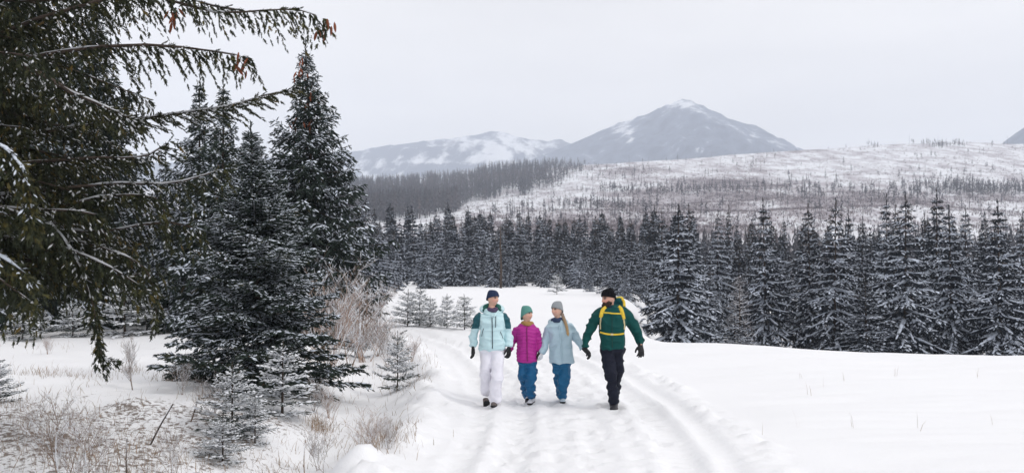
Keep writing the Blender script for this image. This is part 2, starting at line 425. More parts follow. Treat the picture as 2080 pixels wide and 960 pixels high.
def peak_attr(x, y, z):
    px = 1040 + F * x / y; py = HY - (z - CZ) / y * F
    g = lambda cx, cy, sx, sy: np.exp(-((px - cx) / sx) ** 2 - ((py - cy) / sy) ** 2)
    s = .27 * g(1380, 211, 38, 9) + .27 * g(1262, 262, 24, 15) + .22 * g(1282, 282, 8, 16) + .3 * g(1277, 238, 22, 6) + .22 * g(1420, 306, 10, 8) + .2 * g(1195, 318, 12, 8)
    line = np.interp(px, [1385, 1450, 1500, 1560, 1640], [208, 236, 262, 285, 312])
    s += .15 * np.exp(-((py - line) / 8) ** 2) * (px > 1380) * (px < 1640)
    return {"snowy": s}
M_PEAK = blend_mat("mountain_forest_haze_blue", (.018, .030, .060), (.80, .82, .86), .022, .34, .80, "snowy", 12.0, (1, 1, .45), (.12, .145, .20), .62)  # forest tones made bluer, painting in haze blue that the air volume lacks
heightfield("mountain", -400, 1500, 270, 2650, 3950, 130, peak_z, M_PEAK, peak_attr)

RG_P = np.array([300, 600, 715, 760, 850, 930, 985, 1015, 1060, 1090, 1110, 1135, 1160, 1220, 1400])
RG_Y = np.array([330, 318, 306, 300, 287, 279, 270, 267, 278, 284, 287, 281, 290, 312, 350])
def range_z(x, y):
    d0 = 4700.; px = 1040 + F * x / d0
    zr = CZ + (520 - np.interp(px, RG_P, RG_Y)) / F * d0
    spur = n2(x, y * .3, .0032, 4, 15.2) - .5
    z = zr - abs(y - d0) * .33 * (1 + .6 * spur) + spur * 90 * np.clip((d0 - y) / 500, 0, 1)
    return z + (n2(x, y, .016, 4, 3.6) - .5) * 26 + (1 - np.abs(2 * n2(x + .3 * y, y * .25, .006, 4, 51.) - 1) - .6) * 70 * np.clip((d0 - y) / 300, 0, 1)
def range_attr(x, y, z):
    px = 1040 + F * x / y; py = HY - (z - CZ) / y * F
    g = lambda cx, cy, sx, sy: np.exp(-((px - cx) / sx) ** 2 - ((py - cy) / sy) ** 2)
    return {"snowy": .17 * g(985, 318, 40, 20) + .14 * g(860, 328, 80, 7) + .10 * g(1000, 285, 120, 18) + .1 * g(1070, 300, 50, 14) - .06 * g(800, 305, 70, 10)}
M_RANGE = blend_mat("range_forest_haze_blue", (.045, .058, .095), (.80, .82, .86), .008, .52, .66, "snowy", 8.0, (1.6, .6, .5))  # part of the distance haze's blue is painted into this forest colour
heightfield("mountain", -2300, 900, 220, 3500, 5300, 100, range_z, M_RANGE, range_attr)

def side_z(x, y):
    return 437 - np.hypot((x - 1460) * 1.0, (y - 2500) * .8) * .72 + (n2(x, y, .012, 4, 6.1) - .5) * 22
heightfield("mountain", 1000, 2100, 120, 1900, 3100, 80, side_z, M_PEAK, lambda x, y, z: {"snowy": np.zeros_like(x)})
# ------------------------------------------------------------------ spruces
def sprig_template(seed, n, ln, wd, flat=0.5, core=True):
    """one needled shoot along +x, length 1: n pointed needle tufts round an axis"""
    r = np.random.default_rng(seed); V = []; T = []
    for k in range(n):
        u = (k + .4) / n * .95; ph = k * 2.4 + r.uniform(-.5, .5)
        a = math.radians(r.uniform(32, 58))
        d = np.array((math.cos(a), math.sin(a) * math.cos(ph), math.sin(a) * math.sin(ph) * flat))
        l = ln * (1.05 - .45 * u) * r.uniform(.8, 1.2)
        b = np.array((u, 0, 0)); s = np.cross(d, unit(r.normal(size=3))); s = unit(s) * wd * .5
        i = len(V); V += [b - s, b + s, b + d * l]; T.append((i, i + 1, i + 2))
    if core:
        i = len(V); V += [(0, 0, 0), (.45, wd * .8, .01), (1.05, 0, 0), (.45, -wd * .8, -.01)]; T += [(i, i + 1, i + 2), (i, i + 2, i + 3)]
    return np.array(V, float), np.array(T)

SNOW_T = (np.array([(-.05, 0, -.02), (1.02, 0, 0), (.5, -1, -.35), (.45, 1, -.35), (.3, 0, 1), (.75, 0, .8)], float),
          np.array([(0, 2, 4), (2, 5, 4), (2, 1, 5), (1, 3, 5), (3, 4, 5), (3, 0, 4)]))

def stamp(tpl, P, D, S, roll=None, wz=None):
    """copies of a template at P along D with length S; without roll the template's z stays up"""
    V, T = tpl; x = unit(D); up = np.array((0, 0, 1.0))
    y = np.cross(up, x); bad = np.linalg.norm(y, axis=1) < 1e-3; y[bad] = (0, 1, 0); y = unit(y); z = np.cross(x, y)
    if roll is not None:
        c, s = np.cos(roll)[:, None], np.sin(roll)[:, None]; y, z = y * c + z * s, z * c - y * s
    sy = S if wz is None else wz[0]; sz = S if wz is None else wz[1]
    O = P[:, None] + x[:, None] * (V[None, :, 0:1] * S[:, None, None]) + y[:, None] * (V[None, :, 1:2] * sy[:, None, None]) + z[:, None] * (V[None, :, 2:3] * sz[:, None, None])
    n, k = len(P), len(V)
    return O.reshape(-1, 3), (T[None] + (np.arange(n) * k)[:, None, None]).reshape(-1, 3)

class Tree:
    def __init__(s, seed):
        s.r = np.random.default_rng(seed); s.wood = Geo(); s.trunk = Geo()
        s.P = []; s.D = []; s.S = []; s.tint = []; s.snow = []; s.rib = Geo()
    def branch(s, pts, p, cov, wood=.02, tint=0.0, hang=None, bare=0.0, sk=1.0):
        """a limb through pts, with side twigs and shoots; p: settings; cov: snow cover 0..1"""
        r = s.r
        if sk != 1.0: p = dict(p, slen=p['slen'] * sk, ssp=p['ssp'] * sk, tsp=p['tsp'] * sk, tmin=p['tmin'] * sk)
        C = spline(pts, 24); seg = np.linalg.norm(np.diff(C, axis=0), axis=1); cum = np.concatenate([[0], np.cumsum(seg)]); L = cum[-1]
        if wood: s.wood.add(*sweep(C[::3], np.linspace(wood, wood * .25, 8), n=5 if wood > .025 else 4, cap=False))
        TG = unit(np.gradient(C, axis=0))
        def at(u):
            q = u * L; k = np.clip(np.searchsorted(cum, q) - 1, 0, 22); f = ((q - cum[k]) / np.maximum(seg[k], 1e-6))[:, None]
            return C[k] * (1 - f) + C[k + 1] * f, unit(TG[k] * (1 - f) + TG[k + 1] * f)
        hang = p['hang'] if hang is None else hang
        nt = max(4, int(L * (1 - bare) / p['tsp'])); u = np.clip(bare + (1 - bare) * (np.arange(nt) + r.random(nt)) / nt, .03, 1)
        B, t = at(u); up = np.array((0, 0, 1.0)); side = unit(np.cross(t, up)) * np.where(np.arange(nt) % 2, 1, -1)[:, None]
        tl = (p['tlen'] * min(1.0, L / p['Lref']) ** .6 * (1.08 - u) ** p.get('tpow', .7) + p['tmin']) * r.uniform(.6, 1.25, nt)
        tl *= np.clip(.35 + u * 2.2, 0, 1)
        an = np.radians(r.uniform(38, 66, nt))[:, None]
        dr = unit(t * np.cos(an) + side * np.sin(an) + np.array((0, 0, -1.0)) * (hang * r.uniform(.4, 1.4, nt))[:, None] + r.normal(0, .10, (nt, 3)))
        ns = np.maximum(1, np.ceil(tl / p['ssp']).astype(int)); K = ns.max()
        kk = np.arange(K)[None].repeat(nt, 0); ok = kk < ns[:, None]
        ti, ki = np.nonzero(ok); v = (ki + r.random(len(ki)) * .6) / ns[ti]; q = (v * tl[ti])[:, None]
        droop = hang * .55
        pos = B[ti] + dr[ti] * q + np.array((0, 0, -1.0)) * (q * q / np.maximum(tl[ti][:, None], .05)) * droop
        d0 = unit(dr[ti] + np.array((0, 0, -1.0)) * (2 * q / np.maximum(tl[ti][:, None], .05) * droop))
        sd = unit(np.cross(d0, up)) * np.where(r.random(len(ti)) < .5, 1, -1)[:, None]
        fan = r.uniform(0, p.get('fan', .95), len(ti))[:, None] * (v < .86)[:, None]
        dd = unit(d0 + sd * fan + r.normal(0, .14, (len(ti), 3)))
        ln = p['slen'] * r.uniform(.7, 1.25, len(ti)) * np.clip(1.1 - .35 * v, .5, 1.2)
        if p.get('rib') and cov > .12:                                       # a ridge of snow lying along the limb
            u3 = np.linspace(max(bare * .5, .06), .97, 16); B3, t3 = at(u3); k3 = p['rib'] * min(1.0, (L / p['Lref'])) ** .5
            nzr = np.clip((vnoise(B3 * p.get('ribn', 3.0) + 3.7) - (.62 - .6 * cov)) * 3.2, 0, 1) * (np.abs(t3[:, 2]) < .93)
            w3 = k3 * (1.05 - u3 * .75) * nzr * r.uniform(.75, 1.25, 16); w3[0] = w3[-1] = .0
            rv, rtt = sweep(B3 + np.array((0, 0, 1.0)) * (k3 * .25), w3 + 1e-4, w3 * .55 + 1e-4, n=6, ref=np.array((.37, .93, 0.0)), cap=False)
            s.rib.add(rv, rtt)
        # shoots along the limb itself
        n2_ = max(3, int(L * (1 - bare) / p['ssp'] * .8)); u2 = np.clip(bare + (1 - bare) * r.random(n2_), .05, 1); B2, t2 = at(u2)
        d2 = unit(t2 + r.normal(0, .45, (n2_, 3))); l2 = p['slen'] * r.uniform(.7, 1.1, n2_)
        Pn = np.concatenate([pos, B2]); Dn = np.concatenate([dd, d2]); Ln = np.concatenate([ln, l2])
        s.P.append(Pn); s.D.append(Dn); s.S.append(Ln)
        tn = np.clip(.35 + .22 * r.normal(size=len(Pn)) + tint, 0, 1); s.tint.append(tn)
        # snow lies on shoots that are not too steep
        flat = 1 - abs(Dn[:, 2]) ** 1.5
        patch = .65 * vnoise(Pn * p.get('spatch', 3.2) * np.array((1, 1, 1.6)) + 9.1) + .35 * vnoise(Pn * p.get('spatch', 3.2) * 2.7 + 3.3)
        s.snow.append(r.random(len(Pn)) < np.clip(cov * p.get('sc', 1.0) * flat * np.clip((patch - .36) * 4.2, p.get('sf', .22), 1.5), 0, 1))
    def build(s, root, p, mats, limbs=True):
        P, D, S = np.concatenate(s.P), np.concatenate(s.D), np.concatenate(s.S); tn = np.concatenate(s.tint); sn = np.concatenate(s.snow)
        V, T = stamp(p['tpl'], P, D, S, s.r.uniform(0, 6.28, len(P))); k = len(p['tpl'][0])
        tv, tt = s.trunk.get(); ob("trunk", mk_mesh("trunk", tv, tt, M_BARK, True), root)
        if limbs and s.wood.n:
            wv, wt = s.wood.get(); tag(ob("limbs", mk_mesh("limbs", wv, wt, M_BARK, True), root), kind="stuff")
        ob("crown", mk_mesh("crown", V, T, mats, False, {"tint": np.repeat(tn, k)}), root)
        i = np.nonzero(sn)[0]
        if len(i):
            w = S[i] * p.get('sw', .16) * s.r.uniform(.6, 1.4, len(i)); h = S[i] * p.get('sh', .11) * s.r.uniform(.6, 1.5, len(i))
            Ds = D[i] * np.array((1, 1, .85)); Pp = P[i] + np.array((0, 0, 1.0)) * (S[i] * .05)[:, None]
            ls = p.get('sl', 1.0) * s.r.uniform(.6, 1.1, len(i)); Pp = Pp + unit(D[i]) * (S[i] * (1 - ls) * s.r.random(len(i)))[:, None]
            V, T = stamp(SNOW_T, Pp, Ds, S[i] * ls, None, (w, h))
            if s.rib.n:
                rv, rtt = s.rib.get(); T = np.concatenate([T, rtt + len(V)]); V = np.concatenate([V, rv])
            tag(ob("snow_cover", mk_mesh("snow_cover", V, T, p.get("fm", M_FROST), False), root), kind="stuff")
        return len(P)

def spruce(root, seed, H, R, p, mat, z0=.25, nb=130, e_top=.7, e_low=-.25, sag=.25, up=.15, cov=.5, lean=(0, 0), pw=.85,
           rvar=.16, wood=.018, limbs=True, tw=None, tint=0.0, toptint=0.0, per=6, loose=.35, lowcov=1.0, foot=True, spire=.28):
    """a whole spruce: tapered trunk, limbs in loose whorls shortening to the tip, shoots and lying snow"""
    T = Tree(seed); r = T.r; tw = tw or H * .011
    zz = np.linspace(0, H, 14); ax = np.stack([lean[0] * (zz / H) ** 1.5, lean[1] * (zz / H) ** 1.5, zz], 1); ax[0, 2] = -.4
    T.trunk.add(*sweep(ax, tw * (1 - zz / H) ** .8 + .004, n=7))
    nw = max(6, int(nb / per)); wz = z0 + (H * .97 - z0) * (1 - (1 - np.arange(nw) / nw) ** 1.12); wa = r.uniform(0, 6.28)
    for iw in range(nw):
        gap = (wz[min(iw + 1, nw - 1)] - wz[max(iw - 1, 0)]) / 2; n_b = per + (r.random() < .4) - (iw > nw * .85); wa += 2.399 / 2 + r.normal(0, .3)
        for jb in range(n_b):
            a = wa + 6.283 * jb / n_b + r.normal(0, .22); z = wz[iw] + r.uniform(-1, 1) * gap * loose; t = max(z, .02) / H
            L = R * max(0.0, (1 - t) / (1 - z0 / H)) ** pw * (1 + r.normal(0, rvar)) + .02 * R
            L *= 1 - spire * sstep(np.array([(t - .62) / .26]))[0]
            if foot and t < .10: L *= .55 + .45 * t / .10
            e0 = e_low + (e_top - e_low) * t ** 1.4 + r.normal(0, .08)
            q = np.linspace(0, 1, 6)[:, None]; wob = r.normal(0, .06) * L
            dirv = np.array((math.cos(a), math.sin(a), 0)); lat = np.array((-math.sin(a), math.cos(a), 0))
            c = np.array((lean[0] * t ** 1.5, lean[1] * t ** 1.5, z))
            sg = sag * (1 - .8 * t) * r.uniform(.6, 1.4)
            pts = c + dirv * L * q + lat * wob * q ** 2 + np.array((0, 0, 1.0)) * L * (e0 * q - sg * q ** 2 + up * q ** 3)
            cv = cov * r.uniform(.5, 1.3) * (lowcov + (1 - lowcov) * sstep(np.array([t / .4]))[0])
            T.branch(pts, p, cv, wood * (.4 + .6 * L / R) if limbs else 0, tint + toptint * sstep(np.array([(t - .6) / .35]))[0] + r.normal(0, .06), sk=1 - .5 * t ** 2)
    # the leader
    top = np.array((lean[0], lean[1], H)); T.branch([top - (0, 0, H * .09), top - (0, 0, H * .03), top + (0, 0, H * .012)], dict(p, tlen=.022 * H, tmin=.02, hang=-.3), cov * .6, 0, tint + toptint, sk=.5)
    return T.build(root, p, mat, limbs)

TPL_N = sprig_template(4, 10, .48, .19)
TPL_A = sprig_template(1, 10, .34, .10)
TPL_B = sprig_template(2, 9, .40, .20)
TPL_C = sprig_template(3, 7, .42, .26)
PN = dict(tsp=.042, tlen=.44, tmin=.10, Lref=2.5, ssp=.046, slen=.092, hang=1.15, fan=.55, tpl=TPL_N, sw=.12, sh=.10, sl=.8, rib=.04, ribn=4.0, tpow=.5, sc=2.4, fm=M_FROST_NEAR)
PY = dict(tsp=.050, tlen=.38, tmin=.07, Lref=1.2, ssp=.060, slen=.125, hang=.18, fan=.75, tpl=TPL_N, sw=.14, sh=.11, rib=.022, ribn=5.0, sc=2.2, sf=.42)
PT = dict(tsp=.070, tlen=.50, tmin=.10, Lref=2.0, ssp=.105, slen=.195, hang=.55, fan=.7, tpl=TPL_B, sw=.15, sh=.12, rib=.05, ribn=2.5, spatch=2.2, sc=1.7)
PM = dict(tsp=.12, tlen=.42, tmin=.12, Lref=2.2, ssp=.16, slen=.30, hang=.50, fan=.65, tpl=TPL_B, sw=.17, sh=.13, spatch=1.7, rib=.115, ribn=2.6, sc=1.35, fm=M_FROST_FAR)
PF = dict(tsp=.26, tlen=.50, tmin=.20, Lref=2.2, ssp=.34, slen=.55, hang=.36, tpl=TPL_C, sw=.15, sh=.11, spatch=1.2, rib=.17, ribn=1.8, fm=M_FROST_FAR)
PS = dict(tsp=.040, tlen=.22, tmin=.05, Lref=.5, ssp=.050, slen=.08, hang=.05, tpl=TPL_A, sw=.24, sh=.19, rib=.016, ribn=9.0, fm=M_SNOW)

def put(o, px, d, py_base=None, sink=.05):
    x = (px - 1040) / F * d; o.location = (x, d, gz(x, d) - sink); return o

# --- the big old spruce at the road's left, its trunk outside the picture
big = empty("spruce_tree", (-6.75, 11.0, gz(-6.75, 11.0)))
tag(big, "huge old spruce with drooping olive branches filling the upper left corner", "tree")
bx, by, bz = big.location
T = Tree(11); r = T.r
T.trunk.add(*sweep([(0, 0, -.4), (0, 0, 0.3), (.03, 0, 3), (0, .04, 8), (.05, 0, 13.5)], [.36, .30, .25, .15, .02], n=10))
def big_branch(z, a, L, e0, sg, upc, cov, tint=0, p=PN, hang=None, wood=.03):
    q = np.linspace(0, 1, 6)[:, None]; d = np.array((math.cos(a), math.sin(a), 0)); lat = np.array((-math.sin(a), math.cos(a), 0))
    pts = np.array((0, 0, z)) + d * L * q + lat * r.normal(0, .06) * L * q ** 2 + np.array((0, 0, 1.0)) * L * (e0 * q - sg * q ** 2 + upc * q ** 3)
    T.branch(pts, p, cov, wood, tint, hang, bare=.06)
for k in range(116):
    z = 2.2 + 3.75 * (k / 100) ** 1.3 if k < 100 else 6.1 + (k - 100) * .42; a = (k * 2.399) % 6.283
    front = math.cos(a - (-.35)) > -.25
    if not front and k % 4 and k < 100: continue
    L = r.uniform(1.7, 2.75) * (1 - max(0, z - 5) * .05)
    big_branch(z, a, L, r.uniform(-.12, .12), r.uniform(.16, .34), r.uniform(.02, .16), r.uniform(.08, .42), r.normal(0, .10) + (.18 if r.random() < .25 else 0))
def limb_px(px_pts, cov, tint=0, hang=None, wood=.03, bare=0.0, p=PN):
    """a limb that runs from the trunk through measured points (pixel, pixel, depth)"""
    pts = [W(*q) - np.array((bx, by, bz)) for q in px_pts]
    T.branch(pts, p, cov, wood, tint, hang, bare)
# long limbs that stand clear of the mass
limb_px([(-190, 150, 11.0), (60, 40, 10.9), (300, -20, 10.8), (420, 8, 10.7), (510, 22, 10.7)], .4, .05, .8)
limb_px([(300, -15, 10.8), (430, 22, 10.7), (520, 20, 10.6), (600, 18, 10.6), (660, 36, 10.5)], .45, .1, 1.0, .016, .62)
limb_px([(-190, 190, 11.0), (80, 110, 10.8), (280, 90, 10.7), (410, 100, 10.6), (508, 116, 10.6)], .45, .02, .9)
limb_px([(-190, 330, 11.0), (60, 270, 11.2), (300, 238, 11.3), (460, 215, 11.3), (540, 192, 11.3), (604, 178, 11.3)], .7, .0, .30, .022)
limb_px([(-190, 60, 11.0), (0, 110, 10.3), (130, 180, 9.9), (210, 215, 9.8), (285, 252, 9.8)], .9, .0, .7, .045)
limb_px([(-190, 410, 11.0), (60, 390, 10.9), (230, 372, 10.8), (350, 372, 10.8), (470, 338, 10.8)], .75, -.05, 1.0)
limb_px([(-190, 420, 11.0), (60, 455, 11.0), (200, 470, 10.9), (330, 450, 10.9), (420, 470, 10.9)], .5, .0, 1.0)
limb_px([(-190, 330, 11.0), (40, 330, 11.0), (180, 320, 10.9), (290, 318, 10.9), (345, 285, 10.9)], .3, .0, .6, .03, .25)
limb_px([(-190, 470, 11.0), (60, 440, 10.6), (140, 500, 10.5), (185, 600, 10.4), (200, 680, 10.4), (212, 742, 10.4)], .35, -.02, .55, .02, .3, dict(PN, tlen=.22))
limb_px([(200, 680, 10.4), (205, 715, 10.4), (222, 728, 10.4), (244, 735, 10.4)], .4, -.02, .3, .008, .1, dict(PN, tlen=.14))
limb_px([(60, 440, 10.9), (200, 400, 10.7), (310, 400, 10.6), (335, 440, 10.6), (340, 492, 10.6)], .35, .05, .5, .016, .2, dict(PN, tlen=.24))
limb_px([(60, 470, 10.9), (200, 500, 10.7), (290, 540, 10.6), (318, 600, 10.6), (316, 660, 10.6)], .35, .05, .5, .016, .2, dict(PN, tlen=.26))
limb_px([(-190, 430, 11.0), (-40, 420, 10.6), (60, 425, 10.5), (150, 428, 10.4), (215, 440, 10.4)], .8, .0, .9, .03)
limb_px([(-190, 500, 11.0), (0, 480, 10.6), (120, 500, 10.5), (220, 540, 10.4), (300, 590, 10.4)], .5, .0, .9, .03)
limb_px([(-190, 480, 11.0), (20, 520, 11.2), (150, 545, 11.2), (260, 560, 11.2), (330, 540, 11.2)], .5, .0, .9, .03)
nbig = T.build(big, PN, M_NEEDLE_NEAR)
# cones hang in bunches at three branch ends
def cones(root, spots, seed, n, spread, ln):
    r = np.random.default_rng(seed); o0 = np.array(root.location)
    prof = np.array([.2, .75, 1, .95, .7, .15]); G = sweep(np.stack([prof * 0, prof * 0, -np.linspace(0, 1, 6)], 1), prof * .13, n=6)
    me = mk_mesh("cone", G[0] * ln, G[1], M_CONE, True)
    for q in spots:
        for k in range(n):
            c = ob("cone", me, root); l = W(*q) - o0 + r.normal(0, spread, 3); c.location = tuple(l)
            c.rotation_euler = (r.normal(0, .3), r.normal(0, .3), 0); s = r.uniform(.7, 1.15); c.scale = (s, s, s)
cones(big, [(664, 52, 10.5), (490, 122, 10.6), (350, 22, 10.7)], 3, 7, .045, .13)

# --- a nearer bough of a second old spruce reaching in at the left edge
edge = empty("spruce_tree", (-6.6, 7.6, gz(-6.6, 7.6)))
tag(edge, "yellow-green snowy boughs of a near spruce reaching in at the left picture edge", "tree")
bx, by, bz = edge.location; T = Tree(12); r = T.r
T.trunk.add(*sweep([(0, 0, -.4), (0, 0, .3), (0, .03, 3), (.02, 0, 7), (0, 0, 10)], [.22, .18, .15, .09, .015], n=9))
PE = dict(PN, fm=M_FROST, sw=.11, sh=.09, sc=1.1, tlen=.26, slen=.085, tsp=.022, ssp=.036, rib=.05)
limb_px([(-700, 330, 7.6), (-300, 280, 7.6), (-60, 278, 7.6), (30, 320, 7.6), (62, 400, 7.6), (66, 470, 7.6)], .95, .30, .55, .022, .2, PE)
limb_px([(-700, 480, 7.6), (-300, 470, 7.6), (-90, 485, 7.6), (0, 520, 7.6), (72, 572, 7.6)], .95, .34, .45, .022, .2, PE)
limb_px([(-700, 420, 7.6), (-300, 400, 7.6), (-120, 410, 7.6), (-20, 430, 7.6), (42, 440, 7.6)], .95, .30, .5, .02, .2, PE)
for k in range(16):
    z = 1.6 + k * .42; a = k * 2.399
    if math.cos(a) > .2 : continue
    big_branch(z, a, 1.5, 0, .25, .1, .6, .2, PE)
T.build(edge, PE, M_NEEDLE_NEAR)

# --- the young spruce in front
d = 16.2
young = put(empty("spruce_tree", (0, 0, 0)), 528, d)
tag(young, "young dense spruce by the verge, dark skirt and frosted upper branches", "tree")
spruce(young, 21, 4.30, 1.52, PY, M_NEEDLE, z0=.16, nb=215, e_top=.85, e_low=-.10, sag=.06, up=.08, cov=1.0, lean=(-.16, 0), pw=1.05, wood=.014, lowcov=.22, foot=False, loose=.6)

# --- tall dark spruce with red cones, and the two tips behind
d = 27.5
tall = put(empty("spruce_tree", (0, 0, 0)), 640, d)
tag(tall, "tall dark spruce with rust brown cones near its pointed tip", "tree")
spruce(tall, 22, 8.15, 2.2, PT, M_NEEDLE, z0=.35, nb=235, e_top=.40, e_low=-.42, sag=.25, up=.28, cov=.42, lean=(-.28, 0), spire=.5, pw=.74, wood=.025, tint=-.05, loose=.5)
rr = np.random.default_rng(8)
cones(tall, [(623 + rr.normal(0, 3 + k * 1.1), 122 + k * 13, 27.2 + rr.normal(0, .3)) for k in range(13)], 5, 3, .10, .20)
for px, d, sc, a, lb in ((28, 27.5, 1.36, 2.2, "tall dim spruce standing behind the huge old spruce, by the left picture edge"), (172, 29.5, 1.2, 4.1, "tall dim spruce behind the hanging strand of the huge old spruce")):
    o = copy_tree(tall); put(o, px, d); o.scale = (sc, sc, sc); o.rotation_euler.z = a; tag(o, lb, "tree", "tall dim spruces behind the old spruce")
    for c in [c for c in o.children if c.name.startswith("cone")]: bpy.data.objects.remove(c)
twin = put(empty("spruce_tree", (0, 0, 0)), 452, 26.5)
tag(twin, "slim spruce tip standing just left of the tall coned spruce", "tree", "slim spruces behind the young spruce")
spruce(twin, 23, 6.75, 1.75, PT, M_NEEDLE, z0=.3, nb=170, e_top=.5, e_low=-.3, sag=.2, up=.2, cov=.7, pw=.95, wood=.02, loose=.5, spire=.45)
t2 = copy_tree(twin); put(t2, 404, 28.0); t2.rotation_euler.z = 2.1; t2.scale = (1.0, 1.0, 1.05)
t2["label"] = "slim spruce tip farther left, half behind the long snowy limb"

# --- middle and far spruce kinds: built once each, copied below
def kind(seed, H, R, p, mat, **k):
    o = empty("spruce_tree", (0, 0, -50)); n = spruce(o, seed, H, R, p, mat, limbs=False, spire=.12, **k); o["H"] = H; return o
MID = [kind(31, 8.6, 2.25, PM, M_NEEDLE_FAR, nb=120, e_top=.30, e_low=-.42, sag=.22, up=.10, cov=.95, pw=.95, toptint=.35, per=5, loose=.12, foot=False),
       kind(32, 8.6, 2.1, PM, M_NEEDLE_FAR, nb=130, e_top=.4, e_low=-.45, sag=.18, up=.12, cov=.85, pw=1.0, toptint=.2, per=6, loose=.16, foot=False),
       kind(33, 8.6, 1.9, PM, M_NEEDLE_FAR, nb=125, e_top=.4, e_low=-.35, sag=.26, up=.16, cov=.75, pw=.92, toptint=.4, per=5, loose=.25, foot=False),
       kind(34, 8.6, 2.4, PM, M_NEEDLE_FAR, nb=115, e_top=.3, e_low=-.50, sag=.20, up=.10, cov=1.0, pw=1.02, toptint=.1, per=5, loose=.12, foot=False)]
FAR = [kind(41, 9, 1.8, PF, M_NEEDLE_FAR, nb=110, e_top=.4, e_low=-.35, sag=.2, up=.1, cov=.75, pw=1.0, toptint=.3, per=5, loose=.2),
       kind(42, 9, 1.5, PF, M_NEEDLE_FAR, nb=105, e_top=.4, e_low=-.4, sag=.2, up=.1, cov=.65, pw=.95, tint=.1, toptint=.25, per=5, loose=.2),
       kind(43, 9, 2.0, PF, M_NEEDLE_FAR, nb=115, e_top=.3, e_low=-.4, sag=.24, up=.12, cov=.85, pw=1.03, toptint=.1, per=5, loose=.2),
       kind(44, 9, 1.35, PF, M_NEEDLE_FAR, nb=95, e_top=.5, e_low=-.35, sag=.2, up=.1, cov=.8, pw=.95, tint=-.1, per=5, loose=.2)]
SAP = [kind(51, 1.0, .40, PS, M_NEEDLE, z0=.04, nb=46, e_top=.8, e_low=.15, sag=.12, up=.05, cov=.95, pw=.8),
       kind(52, 1.0, .44, PS, M_NEEDLE, z0=.04, nb=44, e_top=.9, e_low=.25, sag=.15, up=.05, cov=.85, pw=.8)]
USED = set(); rt = np.random.default_rng(77)
def tree_at(k, px, d, H, wid=1.0, label=None, group=None, name="spruce_tree", sink=.15):
    o = copy_tree(k); put(o, px, d, sink=sink); s = H / k["H"]; o.scale = (s * wid, s * wid, s)
    o.rotation_euler = (rt.normal(0, .015), rt.normal(0, .015), rt.uniform(0, 6.28)); o.name = name
    tag(o, label, "tree", group)
    del o["H"]
    return o
def by_top(k, px, d, ytop, wid=1.0, label=None, group=None, **kw):
    x = (px - 1040) / F * d; H = CZ + (HY - ytop) / F * d - gz(x, d) + .15
    return tree_at(k, px, d, H, wid, label, group, **kw)
def on_ground(k, px, ybase, ytop, wid=1.0, label=None, group=None, **kw):
    return by_top(k, px, ray_ground(px, ybase), ytop, wid, label, group, **kw)

GR = "snowy spruces along the right edge of the field"
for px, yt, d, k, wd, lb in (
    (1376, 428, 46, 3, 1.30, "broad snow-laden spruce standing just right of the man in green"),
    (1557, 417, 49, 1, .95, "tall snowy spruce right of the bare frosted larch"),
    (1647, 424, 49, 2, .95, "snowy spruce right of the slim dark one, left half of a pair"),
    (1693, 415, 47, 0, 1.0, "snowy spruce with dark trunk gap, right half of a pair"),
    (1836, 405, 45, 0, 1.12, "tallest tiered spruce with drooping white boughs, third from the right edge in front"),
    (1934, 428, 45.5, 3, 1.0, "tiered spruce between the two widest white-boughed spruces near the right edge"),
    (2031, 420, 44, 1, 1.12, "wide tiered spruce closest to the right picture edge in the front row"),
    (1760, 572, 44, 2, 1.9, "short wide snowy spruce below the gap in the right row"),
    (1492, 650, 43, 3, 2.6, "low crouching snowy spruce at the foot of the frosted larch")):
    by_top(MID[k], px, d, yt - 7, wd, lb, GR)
GB = "spruces standing in the second row on the right"
for px, yt, d, k, wd, lb in (
    (1345, 442, 66, 1, .8, "dark spruce peeping out behind the left flank of the broad snowy spruce"),
    (1406, 422, 62, 2, .75, "slim pointed spruce right behind the broad snowy spruce"),
    (1456, 437, 70, 0, .8, "spruce with brown tip between the broad snowy spruce and the frosted larch"),
    (1478, 425, 78, 2, .6, "very slim dark spruce tip left above the frosted larch"),
    (1440, 545, 60, 1, .9, "small snowy spruce on the patch of snow beside the broad spruce"),
    (1597, 445, 68, 2, .5, "thin dark spruce pole between two larger snowy spruces"),
    (1722, 436, 60, 1, .8, "spruce right behind the snowy pair, narrow and pointed"),
    (1748, 448, 64, 2, .8, "second narrow spruce right of the snowy pair"),
    (1798, 407, 56, 1, .8, "dark pointed spruce left behind the tallest tiered spruce"),
    (1812, 425, 60, 2, .8, "lower brown-tipped spruce tucked behind the tallest tiered spruce"),
    (1899, 396, 57, 1, 1.0, "high dark spruce towering between the tiered spruces on the right"),
    (1875, 440, 60, 2, .8, "spruce half hidden left of the high dark spruce"),
    (1962, 428, 60, 0, .8, "dark spruce right behind the middle tiered spruce"),
    (2003, 440, 60, 2, .8, "narrow spruce between the last two tiered spruces"),
    (2076, 438, 54, 0, .9, "dark spruce cut off by the right picture edge"),
    (1520, 470, 74, 2, .7, "faint slim spruce behind the frosted larch")):
    by_top(MID[k], px, d, yt - 6, wd, lb, GB)
GM = "spruces in the front row behind the clearing"
